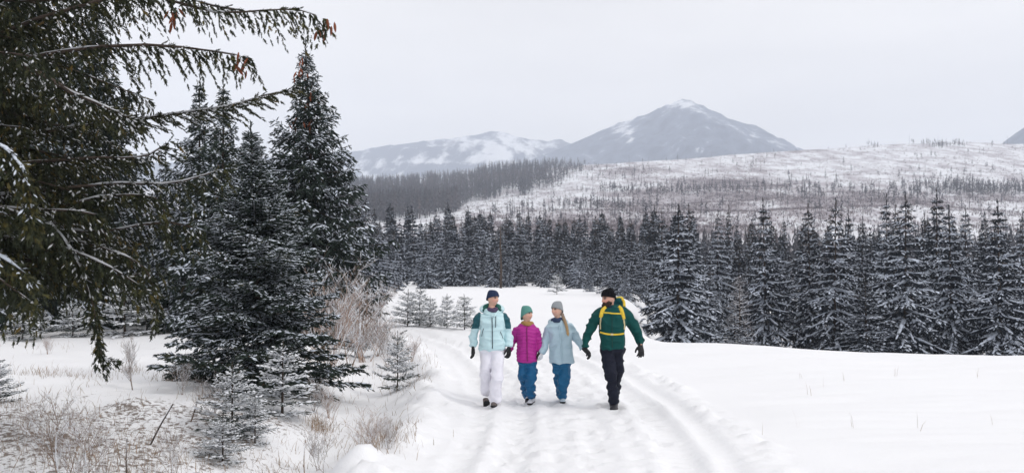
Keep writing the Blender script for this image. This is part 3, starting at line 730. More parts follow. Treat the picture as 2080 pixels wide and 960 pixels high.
for px, yb, yt, k, wd, lb in (
    (768, 596, 462, 0, 1.25, "snowy spruce at the left end of the clearing, beside the forest track"),
    (800, 590, 470, 2, .9, "narrow brownish spruce left of the forest track"),
    (866, 586, 448, 2, 1.15, "dark spruce standing forward at the right of the forest track"),
    (905, 579, 432, 1, 1.0, "second front-row spruce right of the forest track"),
    (940, 577, 446, 0, 1.0, "third front-row spruce right of the forest track"),
    (976, 575, 430, 1, 1.0, "dark spruce directly above the woman's navy hat"),
    (1025, 574, 436, 2, 1.1, "spruce right behind the thin bare pole"),
    (1058, 573, 425, 1, .95, "spruce right of the thin bare pole, above the child in pink"),
    (1102, 573, 440, 3, 1.05, "dark wide spruce with white lower skirt above the clearing's edge"),
    (1176, 586, 500, 3, 1.2, "short pale frosted spruce above the girl in light blue"),
    (1198, 592, 540, 1, 1.2, "small bare-bottomed spruce in front of the pale frosted one"),
    (1238, 597, 500, 0, 1.2, "pale snowy spruce left of the man's black hat"),
    (1272, 607, 540, 3, 1.1, "low snowy spruce directly above the man's backpack"),
    (1262, 600, 452, 2, 1.05, "brown-tipped spruce rising above the man's black hat"),
    (1305, 610, 480, 2, 1.0, "dark spruce right of the man's backpack at the clearing's edge")):
    on_ground(MID[k], px, yb, yt, wd, lb, GM)
on_ground(SAP[0], 1131, 597, 553, 1.0, "tiny lone spruce out on the open clearing", "small spruces on the clearing")
for px, yb, yt, w, lb in ((828, 661, 588, 1.0, "leftmost snowy sapling of the roadside cluster"),
                          (852, 659, 584, .9, "tallest snowy sapling in the roadside cluster"),
                          (874, 662, 602, 1.0, "dark-based snowy sapling third in the roadside cluster"),
                          (908, 664, 597, .8, "thin faint sapling between roadside cluster and woman"),
                          (944, 667, 598, 1.0, "snowy sapling just left of the woman in mint")):
    on_ground(SAP[int(px) % 2], px, yb, yt, w * 1.15, lb, "snowy saplings along the road bend")
# the wood behind, tree after tree
ORD = "first second third fourth fifth sixth seventh eighth ninth tenth eleventh twelfth thirteenth fourteenth fifteenth sixteenth".split()
def name_row(items, marks, what):
    """each tree is told by its rank and its count from the nearest landmark on its left"""
    cnt = {}
    for px, o in sorted(items, key=lambda q: q[0]):
        m = [q for q in marks if q[0] <= px] or [marks[0]]; key = m[-1][1]; k = cnt.get(key, 0); cnt[key] = k + 1
        o["label"] = what + ", " + ORD[min(k, 15)] + " right of " + key
MK = [(600, "the tall coned spruce"), (826, "the forest track"), (905, "the corner spruces"), (998, "the navy hat"), (1066, "the sage hat"), (1133, "the grey hat"), (1236, "the black hat"), (1330, "the backpack")]
MR = [(1300, "the man"), (1380, "the broad snowy spruce"), (1502, "the frosted larch"), (1600, "the thin dark spruce pole"), (1693, "the snowy pair"), (1800, "the tallest tiered spruce"), (1934, "the middle tiered spruce")]
GW = "dark spruces packed in the wood behind the clearing"
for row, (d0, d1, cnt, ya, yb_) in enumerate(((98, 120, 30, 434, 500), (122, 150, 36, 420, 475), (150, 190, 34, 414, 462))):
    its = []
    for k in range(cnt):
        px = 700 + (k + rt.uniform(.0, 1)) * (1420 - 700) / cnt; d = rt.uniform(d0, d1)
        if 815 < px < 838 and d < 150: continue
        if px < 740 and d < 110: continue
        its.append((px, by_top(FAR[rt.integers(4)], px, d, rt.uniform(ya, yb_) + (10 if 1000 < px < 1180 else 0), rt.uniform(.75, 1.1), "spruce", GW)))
    name_row(its, MK, ("nearest-rank spruce of the dark wood", "middle-rank spruce of the dark wood", "farthest-rank spruce of the dark wood")[row])
its = []
for k in range(20):
    px = 1330 + (k + rt.random()) * 39; its.append((px, by_top(FAR[k % 4], px, rt.uniform(60, 92), rt.uniform(462, 530), rt.uniform(.8, 1.1), "spruce", "dim spruces deep in the right-hand wood")))
name_row(its, MR, "dim spruce deep in the right-hand wood")
its = []
for k in range(22):
    px = 1420 + (k + rt.random()) * 31; its.append((px, by_top(FAR[rt.integers(4)], px, rt.uniform(110, 160), rt.uniform(440, 490), rt.uniform(.8, 1.1), "spruce", "far spruce tips behind the right-hand row")))
name_row(its, MR, "far spruce tip behind the right-hand row")
# the wood on the left, behind the big spruce
GL = "snowy spruces behind the left snowfield"
lb_l = ["snowy spruce at the back of the left snowfield, {}".format(w) for w in
        ("cut by the left edge", "second from the left edge", "third from the left edge", "above the hanging strand", "right of the hanging strand",
         "left of the young spruce", "half behind the young spruce", "seen through the young spruce", "behind the tall coned spruce")]
for k, px in enumerate((-20, 60, 130, 200, 270, 335, 400, 480, 560)):
    by_top(MID[k % 4], px, rt.uniform(33.5, 37), rt.uniform(300, 400), 1.0, lb_l[k], GL)
its = []
for k in range(16):
    its.append((-60 + k * 48, by_top(MID[rt.integers(4)], -60 + k * 48, rt.uniform(40, 50), rt.uniform(280, 390), 1.0, "spruce", "dim spruces deep in the left wood")))
name_row(its, [(-200, "the left picture edge"), (210, "the hanging strand"), (400, "the slim twin tips"), (520, "the young spruce")], "dim spruce deep in the left wood")
by_top(MID[0], 700, 42, 330, .9, "spruce hidden behind the right flank of the tall coned spruce", GL)
by_top(MID[1], 742, 60, 400, .9, "snowy spruce just right of the tall coned spruce", GL)
for px, yb, yt, k, w, lb in ((255, 682, 575, 0, 1.5, "broad white-tipped spruce bush at the back of the left snowfield"),
                             (48, 690, 628, 1, 1.2, "frosted sapling at the left back of the snowfield"),
                             (85, 684, 634, 0, 1.1, "second frosted sapling at the left back of the snowfield"),
                             (150, 684, 618, 1, 1.2, "frosted sapling left of the broad white-tipped bush"),
                             (300, 678, 600, 1, 1.2, "frosted sapling right of the broad white-tipped bush"),
                             (405, 668, 612, 0, 1.6, "round frosted sapling left of the young spruce"),
                             (-4, 818, 742, 1, 1.2, "small dark sapling cut by the left edge"),
                             (474, 882, 752, 1, 1.15, "snow-feathered sapling in front of the young spruce"),
                             (575, 842, 708, 0, 1.25, "snow-feathered sapling at the right foot of the young spruce"),
                             (455, 935, 862, 0, 1.5, "low snowy sapling nearest the bottom edge"),
                             (520, 905, 820, 0, 1.1, "low snowy sapling between the two feathered ones"),
                             (808, 792, 690, 1, .85, "sparse brown-stemmed sapling on the road verge"),
                             (722, 725, 655, 0, 1.1, "dark little sapling behind the bare birch shrub")):
    on_ground(SAP[k], px, yb, yt, w, lb, "little spruces on the verge and snowfield", sink=.03)
for o in MID + FAR + SAP:
    for c in list(o.children): bpy.data.objects.remove(c)
    bpy.data.objects.remove(o)
# ------------------------------------------------------------------ people
def fuse(parts, voxel, smooth=4, fac=.5):
    """several closed shapes grown into one continuous skin"""
    V, T, n = [], [], 0
    for v, t in parts: V.append(v); T.append(t + n); n += len(v)
    me = mk_mesh("tmp", np.concatenate(V), np.concatenate(T), M_SNOW)
    o = bpy.data.objects.new("tmp", me); COL.objects.link(o)
    r = o.modifiers.new("r", 'REMESH'); r.mode = 'VOXEL'; r.voxel_size = voxel
    if smooth:
        s = o.modifiers.new("s", 'SMOOTH'); s.factor = fac; s.iterations = smooth
    dg = bpy.context.evaluated_depsgraph_get(); m2 = bpy.data.meshes.new_from_object(o.evaluated_get(dg))
    nv = len(m2.vertices); V = np.empty(nv * 3, np.float32); m2.vertices.foreach_get("co", V); V = V.reshape(-1, 3).astype(float)
    m2.calc_loop_triangles(); nt_ = len(m2.loop_triangles); T = np.empty(nt_ * 3, np.int32); m2.loop_triangles.foreach_get("vertices", T)
    bpy.data.objects.remove(o); bpy.data.meshes.remove(me); bpy.data.meshes.remove(m2)
    return V, T.reshape(-1, 3)

def vnormals(V, T):
    fn = np.cross(V[T[:, 1]] - V[T[:, 0]], V[T[:, 2]] - V[T[:, 0]]); n = np.zeros_like(V)
    for k in range(3): np.add.at(n, T[:, k], fn)
    return unit(n)

def wrinkle(V, T, amp, fr, seed=0.0):
    n = vnormals(V, T); f = fbm(V * np.array(fr) + seed, 3) - .5
    f2 = (1 - abs(2 * vnoise(V * np.array(fr) * .8 + seed + 5 + .6 * vnoise(V * 5.0)[:, None]) - 1)) ** 2.2          # fold crests
    return V + n * (f * amp + (f2 - .4) * amp * .9)[:, None]

def hull(rings, n=28, power=2.4):
    """torso-like shape from level rings (centre, half width, half depth)"""
    C = np.array([c for c, a, b in rings], float); A = np.array([a for c, a, b in rings]); B = np.array([b for c, a, b in rings])
    m = 5 * (len(rings) - 1) + 1; S = spline(np.concatenate([C, A[:, None], B[:, None]], 1), m)
    th = np.linspace(0, 2 * np.pi, n, endpoint=False); c, s = np.cos(th), np.sin(th)
    c = np.sign(c) * abs(c) ** (2 / power); s = np.sign(s) * abs(s) ** (2 / power)
    V = S[:, None, :3] + np.stack([S[:, 3:4] * c, S[:, 4:5] * s, np.zeros((m, n))], 2)
    V = V.reshape(-1, 3)
    i = np.arange(m - 1)[:, None] * n; j = np.arange(n)[None]; jn = (j + 1) % n
    a, b, c2, d = (i + j).ravel(), (i + jn).ravel(), (i + n + jn).ravel(), (i + n + j).ravel()
    T = np.concatenate([np.stack([a, b, c2], 1), np.stack([a, c2, d], 1)])
    k = m * n; j = np.arange(n); jn = (j + 1) % n; V = np.concatenate([V, S[:1, :3], S[-1:, :3]])
    T = np.concatenate([T, np.stack([jn, j, np.full(n, k)], 1), np.stack([(m - 1) * n + j, (m - 1) * n + jn, np.full(n, k + 1)], 1)])
    return V, T

def limb(pts, r, n=14, flat=1.0, ref=None):
    m = 6 * (len(pts) - 1) + 1; S = spline(np.concatenate([np.array(pts, float), np.array(r, float)[:, None]], 1), m)
    return sweep(S[:, :3], S[:, 3], S[:, 3] * flat, n=n, ref=ref)

def ball(c, rx, ry, rz, n=20, m=14):
    th = np.linspace(0, 2 * np.pi, n, endpoint=False); ph = np.linspace(-np.pi / 2, np.pi / 2, m)
    pts = np.stack([np.zeros(m), np.zeros(m), np.sin(ph)], 1)
    V, T = sweep(pts, np.maximum(np.cos(ph), .01), n=n, ref=np.array((1.0, 0, 0)))
    return V * np.array((rx, ry, rz)) + np.array(c), T

class Head:
    """head centre, scale, yaw (towards picture right), nod and tilt"""
    def __init__(s, c, k, yaw, nod=0.0, roll=0.0):
        s.c = np.array(c); s.k = k; a = math.radians(yaw); b = math.radians(nod); g = math.radians(roll)
        Rz = np.array(((math.cos(a), -math.sin(a), 0), (math.sin(a), math.cos(a), 0), (0, 0, 1)))
        Rx = np.array(((1, 0, 0), (0, math.cos(b), -math.sin(b)), (0, math.sin(b), math.cos(b))))
        Ry = np.array(((math.cos(g), 0, math.sin(g)), (0, 1, 0), (-math.sin(g), 0, math.cos(g))))
        s.R = Ry @ Rz @ Rx
    def to(s, V): return (np.asarray(V) * s.k) @ s.R.T + s.c
    def inv(s, V): return ((np.asarray(V) - s.c) @ s.R) / s.k
    def shape(s):
        V, T = ball((0, 0, 0), 1, 1, 1, 56, 44); x, y, z = V.T.copy()
        f = -y                                                                # face looks along -y
        X, Y, Zz = x * .074, y * .094, z * .118
        jaw = np.clip(-z, 0, 1) ** 1.6; X *= 1 - .30 * jaw; Y += .018 * np.clip(z + .1, 0, 1) ** 2
        Y += np.where(f > 0, .010 * jaw, -.020 * jaw) 
        fr = np.clip(f, 0, 1)
        g = lambda cx, cz, sx, sz: np.exp(-((X - cx) / sx) ** 2 - ((Zz - cz) / sz) ** 2) * (f > 0)
        nz = np.clip((.032 - Zz) / .055, 0, 1) * (Zz > -.030)
        dY = -.032 * np.exp(-(X / .013) ** 2) * nz * (f > .4)
        dY += .010 * (g(.031, .018, .016, .011) + g(-.031, .018, .016, .011))
        dY -= .005 * (g(.030, .040, .020, .008) + g(-.030, .040, .020, .008)) + .006 * g(0, -.057, .022, .010) + .009 * g(0, -.098, .022, .018)
        dY -= .006 * (g(.040, -.022, .020, .022) + g(-.040, -.022, .020, .022))
        return s.to(np.stack([X, Y + dY, Zz], 1)), T
    def ears(s):
        r = []
        for q in (-1, 1):
            V, T = ball((q * .076, .012, -.004), .010, .020, .030, 10, 8); r.append((s.to(V), T))
        return r
    def colours(s, V, skin, lip=(.42, .13, .11), brow=(.10, .065, .04)):
        L = s.inv(V); X, Y, Zz = L.T; on = (Y < -.02) & (abs(Zz) < .13) & (abs(X) < .1)
        c = np.tile(np.array(skin), (len(V), 1))
        def mixin(w, col): 
            nonlocal c
            w = np.clip(w, 0, 1)[:, None]; c = c * (1 - w) + np.array(col) * w
        g = lambda cx, cz, sx, sz: np.exp(-((X - cx) / sx) ** 2 - ((Zz - cz) / sz) ** 2) * on
        mixin(.6 * (g(.042, -.022, .022, .018) + g(-.042, -.022, .022, .018) + .6 * g(0, -.018, .014, .014)), (.62, .22, .17))
        for q in (-1, 1):
            mixin(1.3 * g(q * .031, .036, .022, .007), brow)
            mixin(.8 * g(q * .031, .017, .017, .010), (.30, .16, .13)); mixin(1.6 * g(q * .031, .017, .010, .008), (.03, .025, .03))
            mixin(.9 * g(q * .031, .026, .017, .003), (.10, .06, .05))
        mixin(1.4 * g(0, -.056, .026, .010), lip); mixin(.8 * g(0, -.0555, .018, .004), (.80, .74, .70))
        return c

M_SKIN = attr_col("skin", .5, .1, 60, .35); M_CLOTH = attr_col("jacket_cloth", .75, .25, 120, .2)
M_SHELL = attr_col("shell_cloth", .55, .15, 140, .3)
def knit(name, col): 
    m, t, b = new_mat(name); b.inputs['Roughness'].default_value = .95; b.inputs['Specular IOR Level'].default_value = .1
    tc = N(t, "ShaderNodeTexCoord"); wv = N(t, "ShaderNodeTexWave", Scale=55.0, Distortion=2.0); wv.bands_direction = 'X'
    t.links.new(tc.outputs['Object'], wv.inputs['Vector'])
    r = N(t, "ShaderNodeValToRGB"); c = np.array(col); r.color_ramp.elements[0].color = (*(c * .75), 1); r.color_ramp.elements[1].color = (*np.clip(c * 1.15, 0, 1), 1)
    t.links.new(wv.outputs['Fac'], r.inputs[0]); t.links.new(r.outputs[0], b.inputs['Base Color'])
    bp = N(t, "ShaderNodeBump", Strength=.5, Distance=.004); t.links.new(wv.outputs['Fac'], bp.inputs['Height']); t.links.new(bp.outputs[0], b.inputs['Normal'])
    return m
M_BLACK = plain("black_glove", (.014, .014, .016), .7, .3, 20, .2, 80); M_SOLE = plain("black_rubber", (.018, .018, .02), .8, .3, 20)
M_ZIP = plain("dark_zip", (.03, .05, .07), .5); M_STRAP = plain("yellow_webbing", (.74, .52, .05), .7, .12, 30, .2, 90)
M_PALESTRAP = plain("pale_webbing", (.62, .52, .30), .7, .15, 30)

class Person:
    def __init__(s, px, d, label):
        s.d = d; x = (px - 1040) / F * d; s.loc = np.array((x, d, gz(x, d))); s.root = empty("person", s.loc); tag(s.root, label, "person", "family walking hand in hand")
        s.base = s.loc[2]
    def p(s, px, py, dy=0.0): return W(px, py, s.d + dy)
    def mesh(s, name, V, T, mat, col=None, parent=None, label=None):
        c = None
        if col is not None: c = {"col": np.broadcast_to(np.array(col, float), (len(V), 3)) if np.ndim(col) == 1 else col}
        o = ob(name, mk_mesh(name, V - s.loc, T, mat, True, c), parent or s.root)
        if label: o["label"] = label
        return o
    def torso(s, rows, b0=0.0):
        """rows: photo row, left and right pixel, half depth, depth shift"""
        r = []
        for py, l, q, b, dy in rows:
            a = s.p((l + q) / 2, py, dy); r.append((a, abs(q - l) / 2 / F * (s.d + dy), b))
        return hull(r)
    def path(s, pts): return [s.p(*q[:3]) for q in pts], [q[3] for q in pts]
    def boot(s, px, dy, col, yaw=0.0, k=1.0, nod=0.0, lift=0.0, sole=M_SOLE, shaft=.14):
        x = (px - 1040) / F * (s.d + dy); g = gz(x, s.d + dy); L = .27 * k
        prof = [(.10, .030, .040, .040), (.085, .037, .052, .052), (.0, .040, .055, .058), (-.07, .045, .042, .045), (-.13, .044, .032, .034), (-.165, .030, .022, .024)]
        pts = [(0, q[0] * k, q[2] * k) for q in prof]
        up = sweep(np.array(pts), np.array([q[1] * k for q in prof]), np.array([q[3] * k for q in prof]), n=16, ref=np.array((1.0, 0, 0)))
        sh = limb([(0, .045 * k, .03 * k), (0, .05 * k, .09 * k), (0, .055 * k, shaft * k)], [.042 * k, .044 * k, .046 * k])
        V, T = fuse([up, sh], .008, 3)
        a = math.radians(yaw); b = math.radians(nod); R = np.array(((math.cos(a), -math.sin(a), 0), (math.sin(a), math.cos(a), 0), (0, 0, 1))) @ np.array(((1, 0, 0), (0, math.cos(b), -math.sin(b)), (0, math.sin(b), math.cos(b))))
        so = sweep(np.array([(0, q[0] * k * 1.04, .010) for q in prof]), np.array([q[1] * k * 1.08 for q in prof]), .014 * k, n=14, ref=np.array((1.0, 0, 0)), power=4)
        off = np.array((x, s.d + dy, g - .012 + lift)); piv = np.array((0, -.09 * k, 0)) if nod else np.zeros(3)
        f = lambda v: (v - piv) @ R.T + piv + off
        o = s.mesh("boot", f(V), T, M_SHELL, col); s.mesh("sole", f(so[0]), so[1], sole, None, o)
        return off
    def glove(s, wrist, to, thumb, col, k=1.0, curl=.5, mat=None, cuffcol=None, spread=1.0):
        w = np.array(wrist); e = unit(np.array(to) - w); th = np.array(thumb, float); th = unit(th - (th @ e) * e); nn = np.cross(e, th)
        P = lambda a, b, c: w + (e * a + th * b + nn * c) * k
        parts = [limb([P(-.05, 0, 0), P(-.01, 0, 0), P(.03, .002, 0), P(.075, 0, 0), P(.095, 0, .002)], [.037 * k, .034 * k, .042 * k, .047 * k, .042 * k], flat=.55, ref=th)]
        for i, (b, l) in enumerate(((.034, .066), (.0115, .078), (-.0115, .074), (-.034, .058))):
            a1, a2 = curl * .6, curl * 1.5; q0 = P(.085, b * .95, 0); sp = b * .5 * spread
            q1 = q0 + (e * math.cos(a1) + nn * math.sin(a1)) * l * .5 * k + th * sp * .5 * k; q2 = q1 + (e * math.cos(a2) + nn * math.sin(a2)) * l * .55 * k + th * sp * .4 * k
            parts.append(limb([q0, q1, q2], [.0125 * k, .0120 * k, .0095 * k], n=10))
        parts.append(limb([P(.015, .028, .004), P(.045, .058, .012), P(.075, .072, .020), P(.098, .074, .028)], [.016 * k, .0145 * k, .013 * k, .010 * k], n=10))
        V, T = fuse(parts, .0062 * max(k, .85), 2, .4)
        return s.mesh("glove", V, T, mat or M_BLACK, col)
    def ribbon(s, name, V, T, pts2, w, mat, parent, thick=.006, m=24, out=.006):
        """a band laid on the front of a garment along (pixel, pixel) points"""
        bv = BVHTree.FromPolygons([tuple(v) for v in V], [tuple(int(q) for q in t) for t in T])
        P = []
        for px, py in spline(np.array([(a, b, 0.0) for a, b in pts2]), m)[:, :2]:
            o = Vector((0, 0, CZ)); dr = Vector(tuple(W(px, py, s.d))) - o; dr.normalize()
            h = bv.ray_cast(o, dr)
            if h[0] is not None: P.append(np.array(h[0]) - np.array(dr) * out)
        P = np.array(P)
        if len(P) < 3: return None
        tg = unit(np.gradient(P, axis=0)); vw = unit(P - np.array((0, 0, CZ))); sd = unit(np.cross(tg, vw)); nn = np.cross(sd, tg)
        m_ = len(P); Q = np.stack([P + sd * w / 2 + nn * thick / 2, P - sd * w / 2 + nn * thick / 2, P - sd * w / 2 - nn * thick / 2, P + sd * w / 2 - nn * thick / 2], 1).reshape(-1, 3)
        i = np.arange(m_ - 1)[:, None] * 4; j = np.arange(4)[None]; jn = (j + 1) % 4
        a, b, c, d = (i + j).ravel(), (i + jn).ravel(), (i + 4 + jn).ravel(), (i + 4 + j).ravel()
        Tt = np.concatenate([np.stack([a, b, c], 1), np.stack([a, c, d], 1), [(0, 1, 2), (0, 2, 3)], np.array([(0, 2, 1), (0, 3, 2)]) + 4 * (m_ - 1)])
        o = bpy.data.objects.new(name, mk_mesh(name, Q - np.array(parent.matrix_world.translation if parent.parent is None else s.loc), Tt, mat, False)); COL.objects.link(o); o.parent = parent
        return o

def body_of(s, head, skin, torso, arms, legs, vox=.0125, **kw):
    """the figure itself, one continuous skin from crown to feet (mostly inside the clothes)"""
    neck = limb([head.to((0, .012, -.07)), head.to((0, .02, -.12)), torso[-1][0] + np.array((0, 0, .0))], [.050 * head.k, .050 * head.k, .060 * head.k])
    parts = [head.shape()] + head.ears() + [neck, hull(torso)]
    for a, r in arms: parts.append(limb(a, [q * .55 for q in r]))
    for a, r in legs: parts.append(limb(a, [q * .6 for q in r]))
    V, T = fuse(parts, vox, 1, .35)
    c = head.colours(V, skin, **kw)
    return s.mesh("body", V, T, M_SKIN, c)

def beanie(s, head, col, name, low=-.02, back=-.055, slouch=.03, brim=True, mat=None):
    """knitted cap: dome over the skull, its edge lower at the back"""
    n, m = 40, 20; th = np.linspace(0, 2 * np.pi, n, endpoint=False); V = []
    for k in range(m):
        v = k / (m - 1); 
        for a in th:
            cx, sy = math.cos(a), math.sin(a); edge = back + (low - back) * np.clip((-sy + 1) / 2, 0, 1) ** .8
            ph = v * math.pi / 2; top = .122 + slouch
            z = edge + (top - edge) * math.sin(ph) ** .9; rr = math.cos(ph) ** .62 if v < 1 else 0
            bul = 1.0 + .05 * math.exp(-((v - .06) / .10) ** 2)
            V.append((.087 * cx * rr * bul, .010 + (.104 * sy * rr + (.02 + .4 * slouch) * v * v) * bul, z))
    V = np.array(V); i = np.arange(m - 1)[:, None] * n; j = np.arange(n)[None]; jn = (j + 1) % n
    a, b, c2, d = (i + j).ravel(), (i + jn).ravel(), (i + n + jn).ravel(), (i + n + j).ravel()
    T = np.concatenate([np.stack([a, b, c2], 1), np.stack([a, c2, d], 1)])
    V2 = V * np.array((.93, .93, .97)); nv = len(V); T2 = T[:, ::-1] + nv; r0 = np.arange(n); r1 = (r0 + 1) % n
    T = np.concatenate([T, T2, np.stack([r0, r0 + nv, r1 + nv], 1), np.stack([r0, r1 + nv, r1], 1)]); V = np.concatenate([V, V2])
    return s.mesh("hat", head.to(V), T, mat or knit(name, col))

def scarf(s, c, a, b, h, mat, col=None, tilt=0.0, thick=.03):
    th = np.linspace(0, 2 * np.pi, 33)[:-1]; V = []; T = []; n = 10; r = np.random.default_rng(4)
    for k, q in enumerate(th):
        o = np.array((math.cos(q), math.sin(q), 0)); cc = np.array(c) + o * np.array((a, b, 0)) + np.array((0, 0, math.sin(q) * tilt))
        for j in range(n):
            u = 2 * np.pi * j / n; w = 1 + .16 * math.sin(3 * q + 2 * u)
            V.append(cc + o * math.cos(u) * thick * w + np.array((0, 0, 1)) * math.sin(u) * h * w)
    m = len(th); i = (np.arange(m) * n)[:, None]; i2 = (((np.arange(m) + 1) % m) * n)[:, None]; j = np.arange(n)[None]; jn = (j + 1) % n
    A, B, C, D = (i + j).ravel(), (i2 + j).ravel(), (i2 + jn).ravel(), (i + jn).ravel()
    T = np.concatenate([np.stack([A, B, C], 1), np.stack([A, C, D], 1)])
    V = np.array(V); return s.mesh("scarf", wrinkle(V, T, .012, (14, 14, 30)), T, mat, col)

# ---------------- woman in mint
s = Person(1000, 14.7, "woman in mint ski jacket, white trousers and navy hat, leftmost of the four walkers")
hd = Head(s.p(1001.5, 606.3), .95, 46, 0, 3)
armL = s.path([(992, 645, .0, .070), (976, 643.5, .0, .070), (967, 662, .02, .060), (961.5, 684, .05, .054), (961, 704, .02, .046)])
armR = s.path([(1007, 646, .0, .070), (1022, 644.5, .0, .070), (1029, 662, .03, .060), (1034, 684, .02, .054), (1034, 703, -.03, .046)])
legL = s.path([(988, 706, .0, .100), (988, 742, .02, .088), (988, 770, .16, .082), (987.5, 799, .33, .066)])
legR = s.path([(1011, 706, 0, .100), (1011, 745, -.06, .090), (1008, 776, -.04, .084), (1006, 812, .06, .084)])
core = [(s.p(999, 702), .13, .09), (s.p(999, 690), .12, .09), (s.p(999, 660), .13, .09), (s.p(999, 640), .13, .085), (s.p(1000, 629), .06, .06)]
body_of(s, hd, (.66, .40, .30), core, [armL, armR], [legL, legR])
V, T = fuse([s.torso([(709, 973, 1026, .145, 0), (700, 974, 1025.5, .15, 0), (684, 976.5, 1023, .145, 0), (660, 975.5, 1024, .15, 0), (646, 974, 1025, .14, 0), (637, 978, 1021, .115, 0), (628, 986, 1014, .085, .02)]),
             limb(*armL), limb(*armR)], .0118, 4)
V = wrinkle(V, T, .034, (8, 8, 17), 1.0)
pz = HY - (V[:, 2] - CZ) / V[:, 1] * F; px_ = 1040 + F * V[:, 0] / V[:, 1]
mint, teal = np.array((.55, .75, .79)), np.array((.010, .085, .11)); c = np.tile(mint, (len(V), 1))
pan = ((px_ < 976.5 - (pz - 640) * .10) | (px_ > 1022.5 + (pz - 640) * .16)) & (pz < 667) & (pz > 633); c[pan] = teal
jk = s.mesh("jacket", V, T, M_SHELL, c, None, "mint ski jacket with dark teal shoulder panels")
s.ribbon("zip", V, T, [(999.5, 641), (1000, 670), (1000.5, 707)], .012, M_ZIP, jk)
s.ribbon("pocket_zip", V, T, [(982.5, 666), (980, 674), (978.5, 682)], .008, M_ZIP, jk)
s.ribbon("pocket_zip", V, T, [(1016.5, 673), (1019.5, 680), (1022, 687)], .008, M_ZIP, jk)
s.ribbon("pocket_zip", V, T, [(1007.2, 641), (1007, 652), (1006.7, 664)], .009, M_ZIP, jk)
s.ribbon("collar_flap", V, T, [(1001, 641), (993, 638), (984, 634.5), (976, 633)], .045, plain("mint_flap", mint, .6), jk, .012)
s.ribbon("collar_flap", V, T, [(1002.5, 641), (1009, 637), (1016, 634.5), (1021, 634)], .045, bpy.data.materials["mint_flap"], jk, .012)
s.ribbon("hem_band", V, T, [(974, 705.5), (986, 707.5), (1000, 708), (1014, 707), (1024, 705)], .018, bpy.data.materials["mint_flap"], jk, .006)
# hood lying open round the neck: mint outside, dark green lining
th = np.linspace(math.radians(-205), math.radians(25), 26)
cc = s.p(999.5, 625, .05)
hp = np.array([cc + np.array((math.cos(a) * .138, -math.sin(a) * .10 - .01, (.042 - .055 * (math.sin(a + math.pi) * -.5 + .5)) * 1.0 + .03 * math.cos(2 * a))) for a in th])
hp = np.array([cc + np.array((math.cos(a) * .135, -math.sin(a) * .11, .055 * -math.sin(a) - .015)) for a in th])
s.mesh("hood", *sweep(hp, .034, .052, n=12, ref=np.array((0, 0, 1.0))), M_SHELL, mint, jk)
s.mesh("hood_lining", *sweep((hp - cc) * np.array((.80, .80, 1)) + cc + np.array((0, -.012, .010)), .026, .046, n=12, ref=np.array((0, 0, 1.0))), M_CLOTH, (.02, .12, .10), jk)
tl = fuse([s.torso([(712, 976, 1024, .125, 0), (704, 976, 1023, .13, 0)]), limb(*legL), limb(*legR)], .0118, 4)
tv = wrinkle(*tl, .034, (8, 8, 11), 3.0); s.mesh("trousers", tv, tl[1], M_SHELL, (.84, .83, .90))
beanie(s, hd, (.030, .045, .095), "navy_knit", .048, -.04, .014)
scarf(s, s.p(999.5, 629.5), .060, .058, .042, M_CLOTH, (.085, .06, .115))
s.boot(989, .36, (.10, .075, .07), 6, 1.0, -28, .05); s.boot(1005, .10, (.13, .11, .105), -6, 1.0)
s.glove(s.p(961, 705, .02), s.p(961.5, 731, -.02), (.4, -1, 0), None, 1.05, .45)
s.glove(s.p(1034, 704, -.03), s.p(1032, 731, -.02), (-.5, -1, 0), None, 1.05, .55)

# ---------------- child in pink
s = Person(1071, 15.05, "child in magenta puffer jacket and green hat between the woman and the girl")
hd = Head(s.p(1070.5, 638.5), .92, 50, -8, 4)
armL = s.path([(1062, 672, .0, .062), (1050, 671, .0, .061), (1043.5, 684, .04, .054), (1039, 699, .03, .048), (1036, 711, -.02, .040)])
armR = s.path([(1078, 672, .0, .062), (1088.5, 671, .0, .061), (1093, 685, .03, .054), (1095.5, 700, .0, .048), (1096, 713, -.04, .040)])
legL = s.path([(1062, 733, .0, .083), (1063, 755, .0, .078), (1067, 778, .16, .072), (1070, 806, .28, .056)])
legR = s.path([(1079.5, 733, 0, .083), (1079, 756, -.05, .078), (1077, 780, -.03, .072), (1078.5, 805, .10, .066)])
core = [(s.p(1070, 727), .11, .08), (s.p(1070, 715), .10, .08), (s.p(1070, 690), .11, .08), (s.p(1070, 668), .11, .075), (s.p(1070, 658), .05, .05)]
body_of(s, hd, (.70, .44, .34), core, [armL, armR], [legL, legR])
V, T = fuse([s.torso([(734, 1050, 1090, .135, 0), (724, 1049, 1091, .14, 0), (704, 1050.5, 1089, .135, 0), (684, 1049.5, 1090.5, .135, 0), (672, 1048, 1092, .125, 0), (664, 1051, 1089, .10, 0), (656, 1058, 1082, .075, .01)]),
             limb(*armL), limb(*armR)], .0108, 4)
n_ = vnormals(V, T); tor = np.exp(-((V[:, 0] - s.loc[0]) / .17) ** 8)
V = V + n_ * (np.abs(np.sin((V[:, 2] + .012 * np.sin(V[:, 0] * 22)) * math.pi / .052)) ** .6 * .013 - .006)[:, None]
V = wrinkle(V, T, .010, (11, 11, 16), 2.0)
jk = s.mesh("jacket", V, T, M_SHELL, (.42, .022, .26), None, "magenta quilted puffer jacket")
s.ribbon("zip", V, T, [(1070, 664), (1070.5, 700), (1071, 733)], .012, plain("magenta_zip", (.16, .01, .09), .5), jk)
tl = fuse([s.torso([(738, 1052, 1089, .11, 0), (730, 1052, 1089, .11, 0)]), limb(*legL), limb(*legR)], .0108, 4)
s.mesh("trousers", wrinkle(*tl, .040, (9, 9, 15), 5.0), tl[1], M_SHELL, (.006, .10, .235))
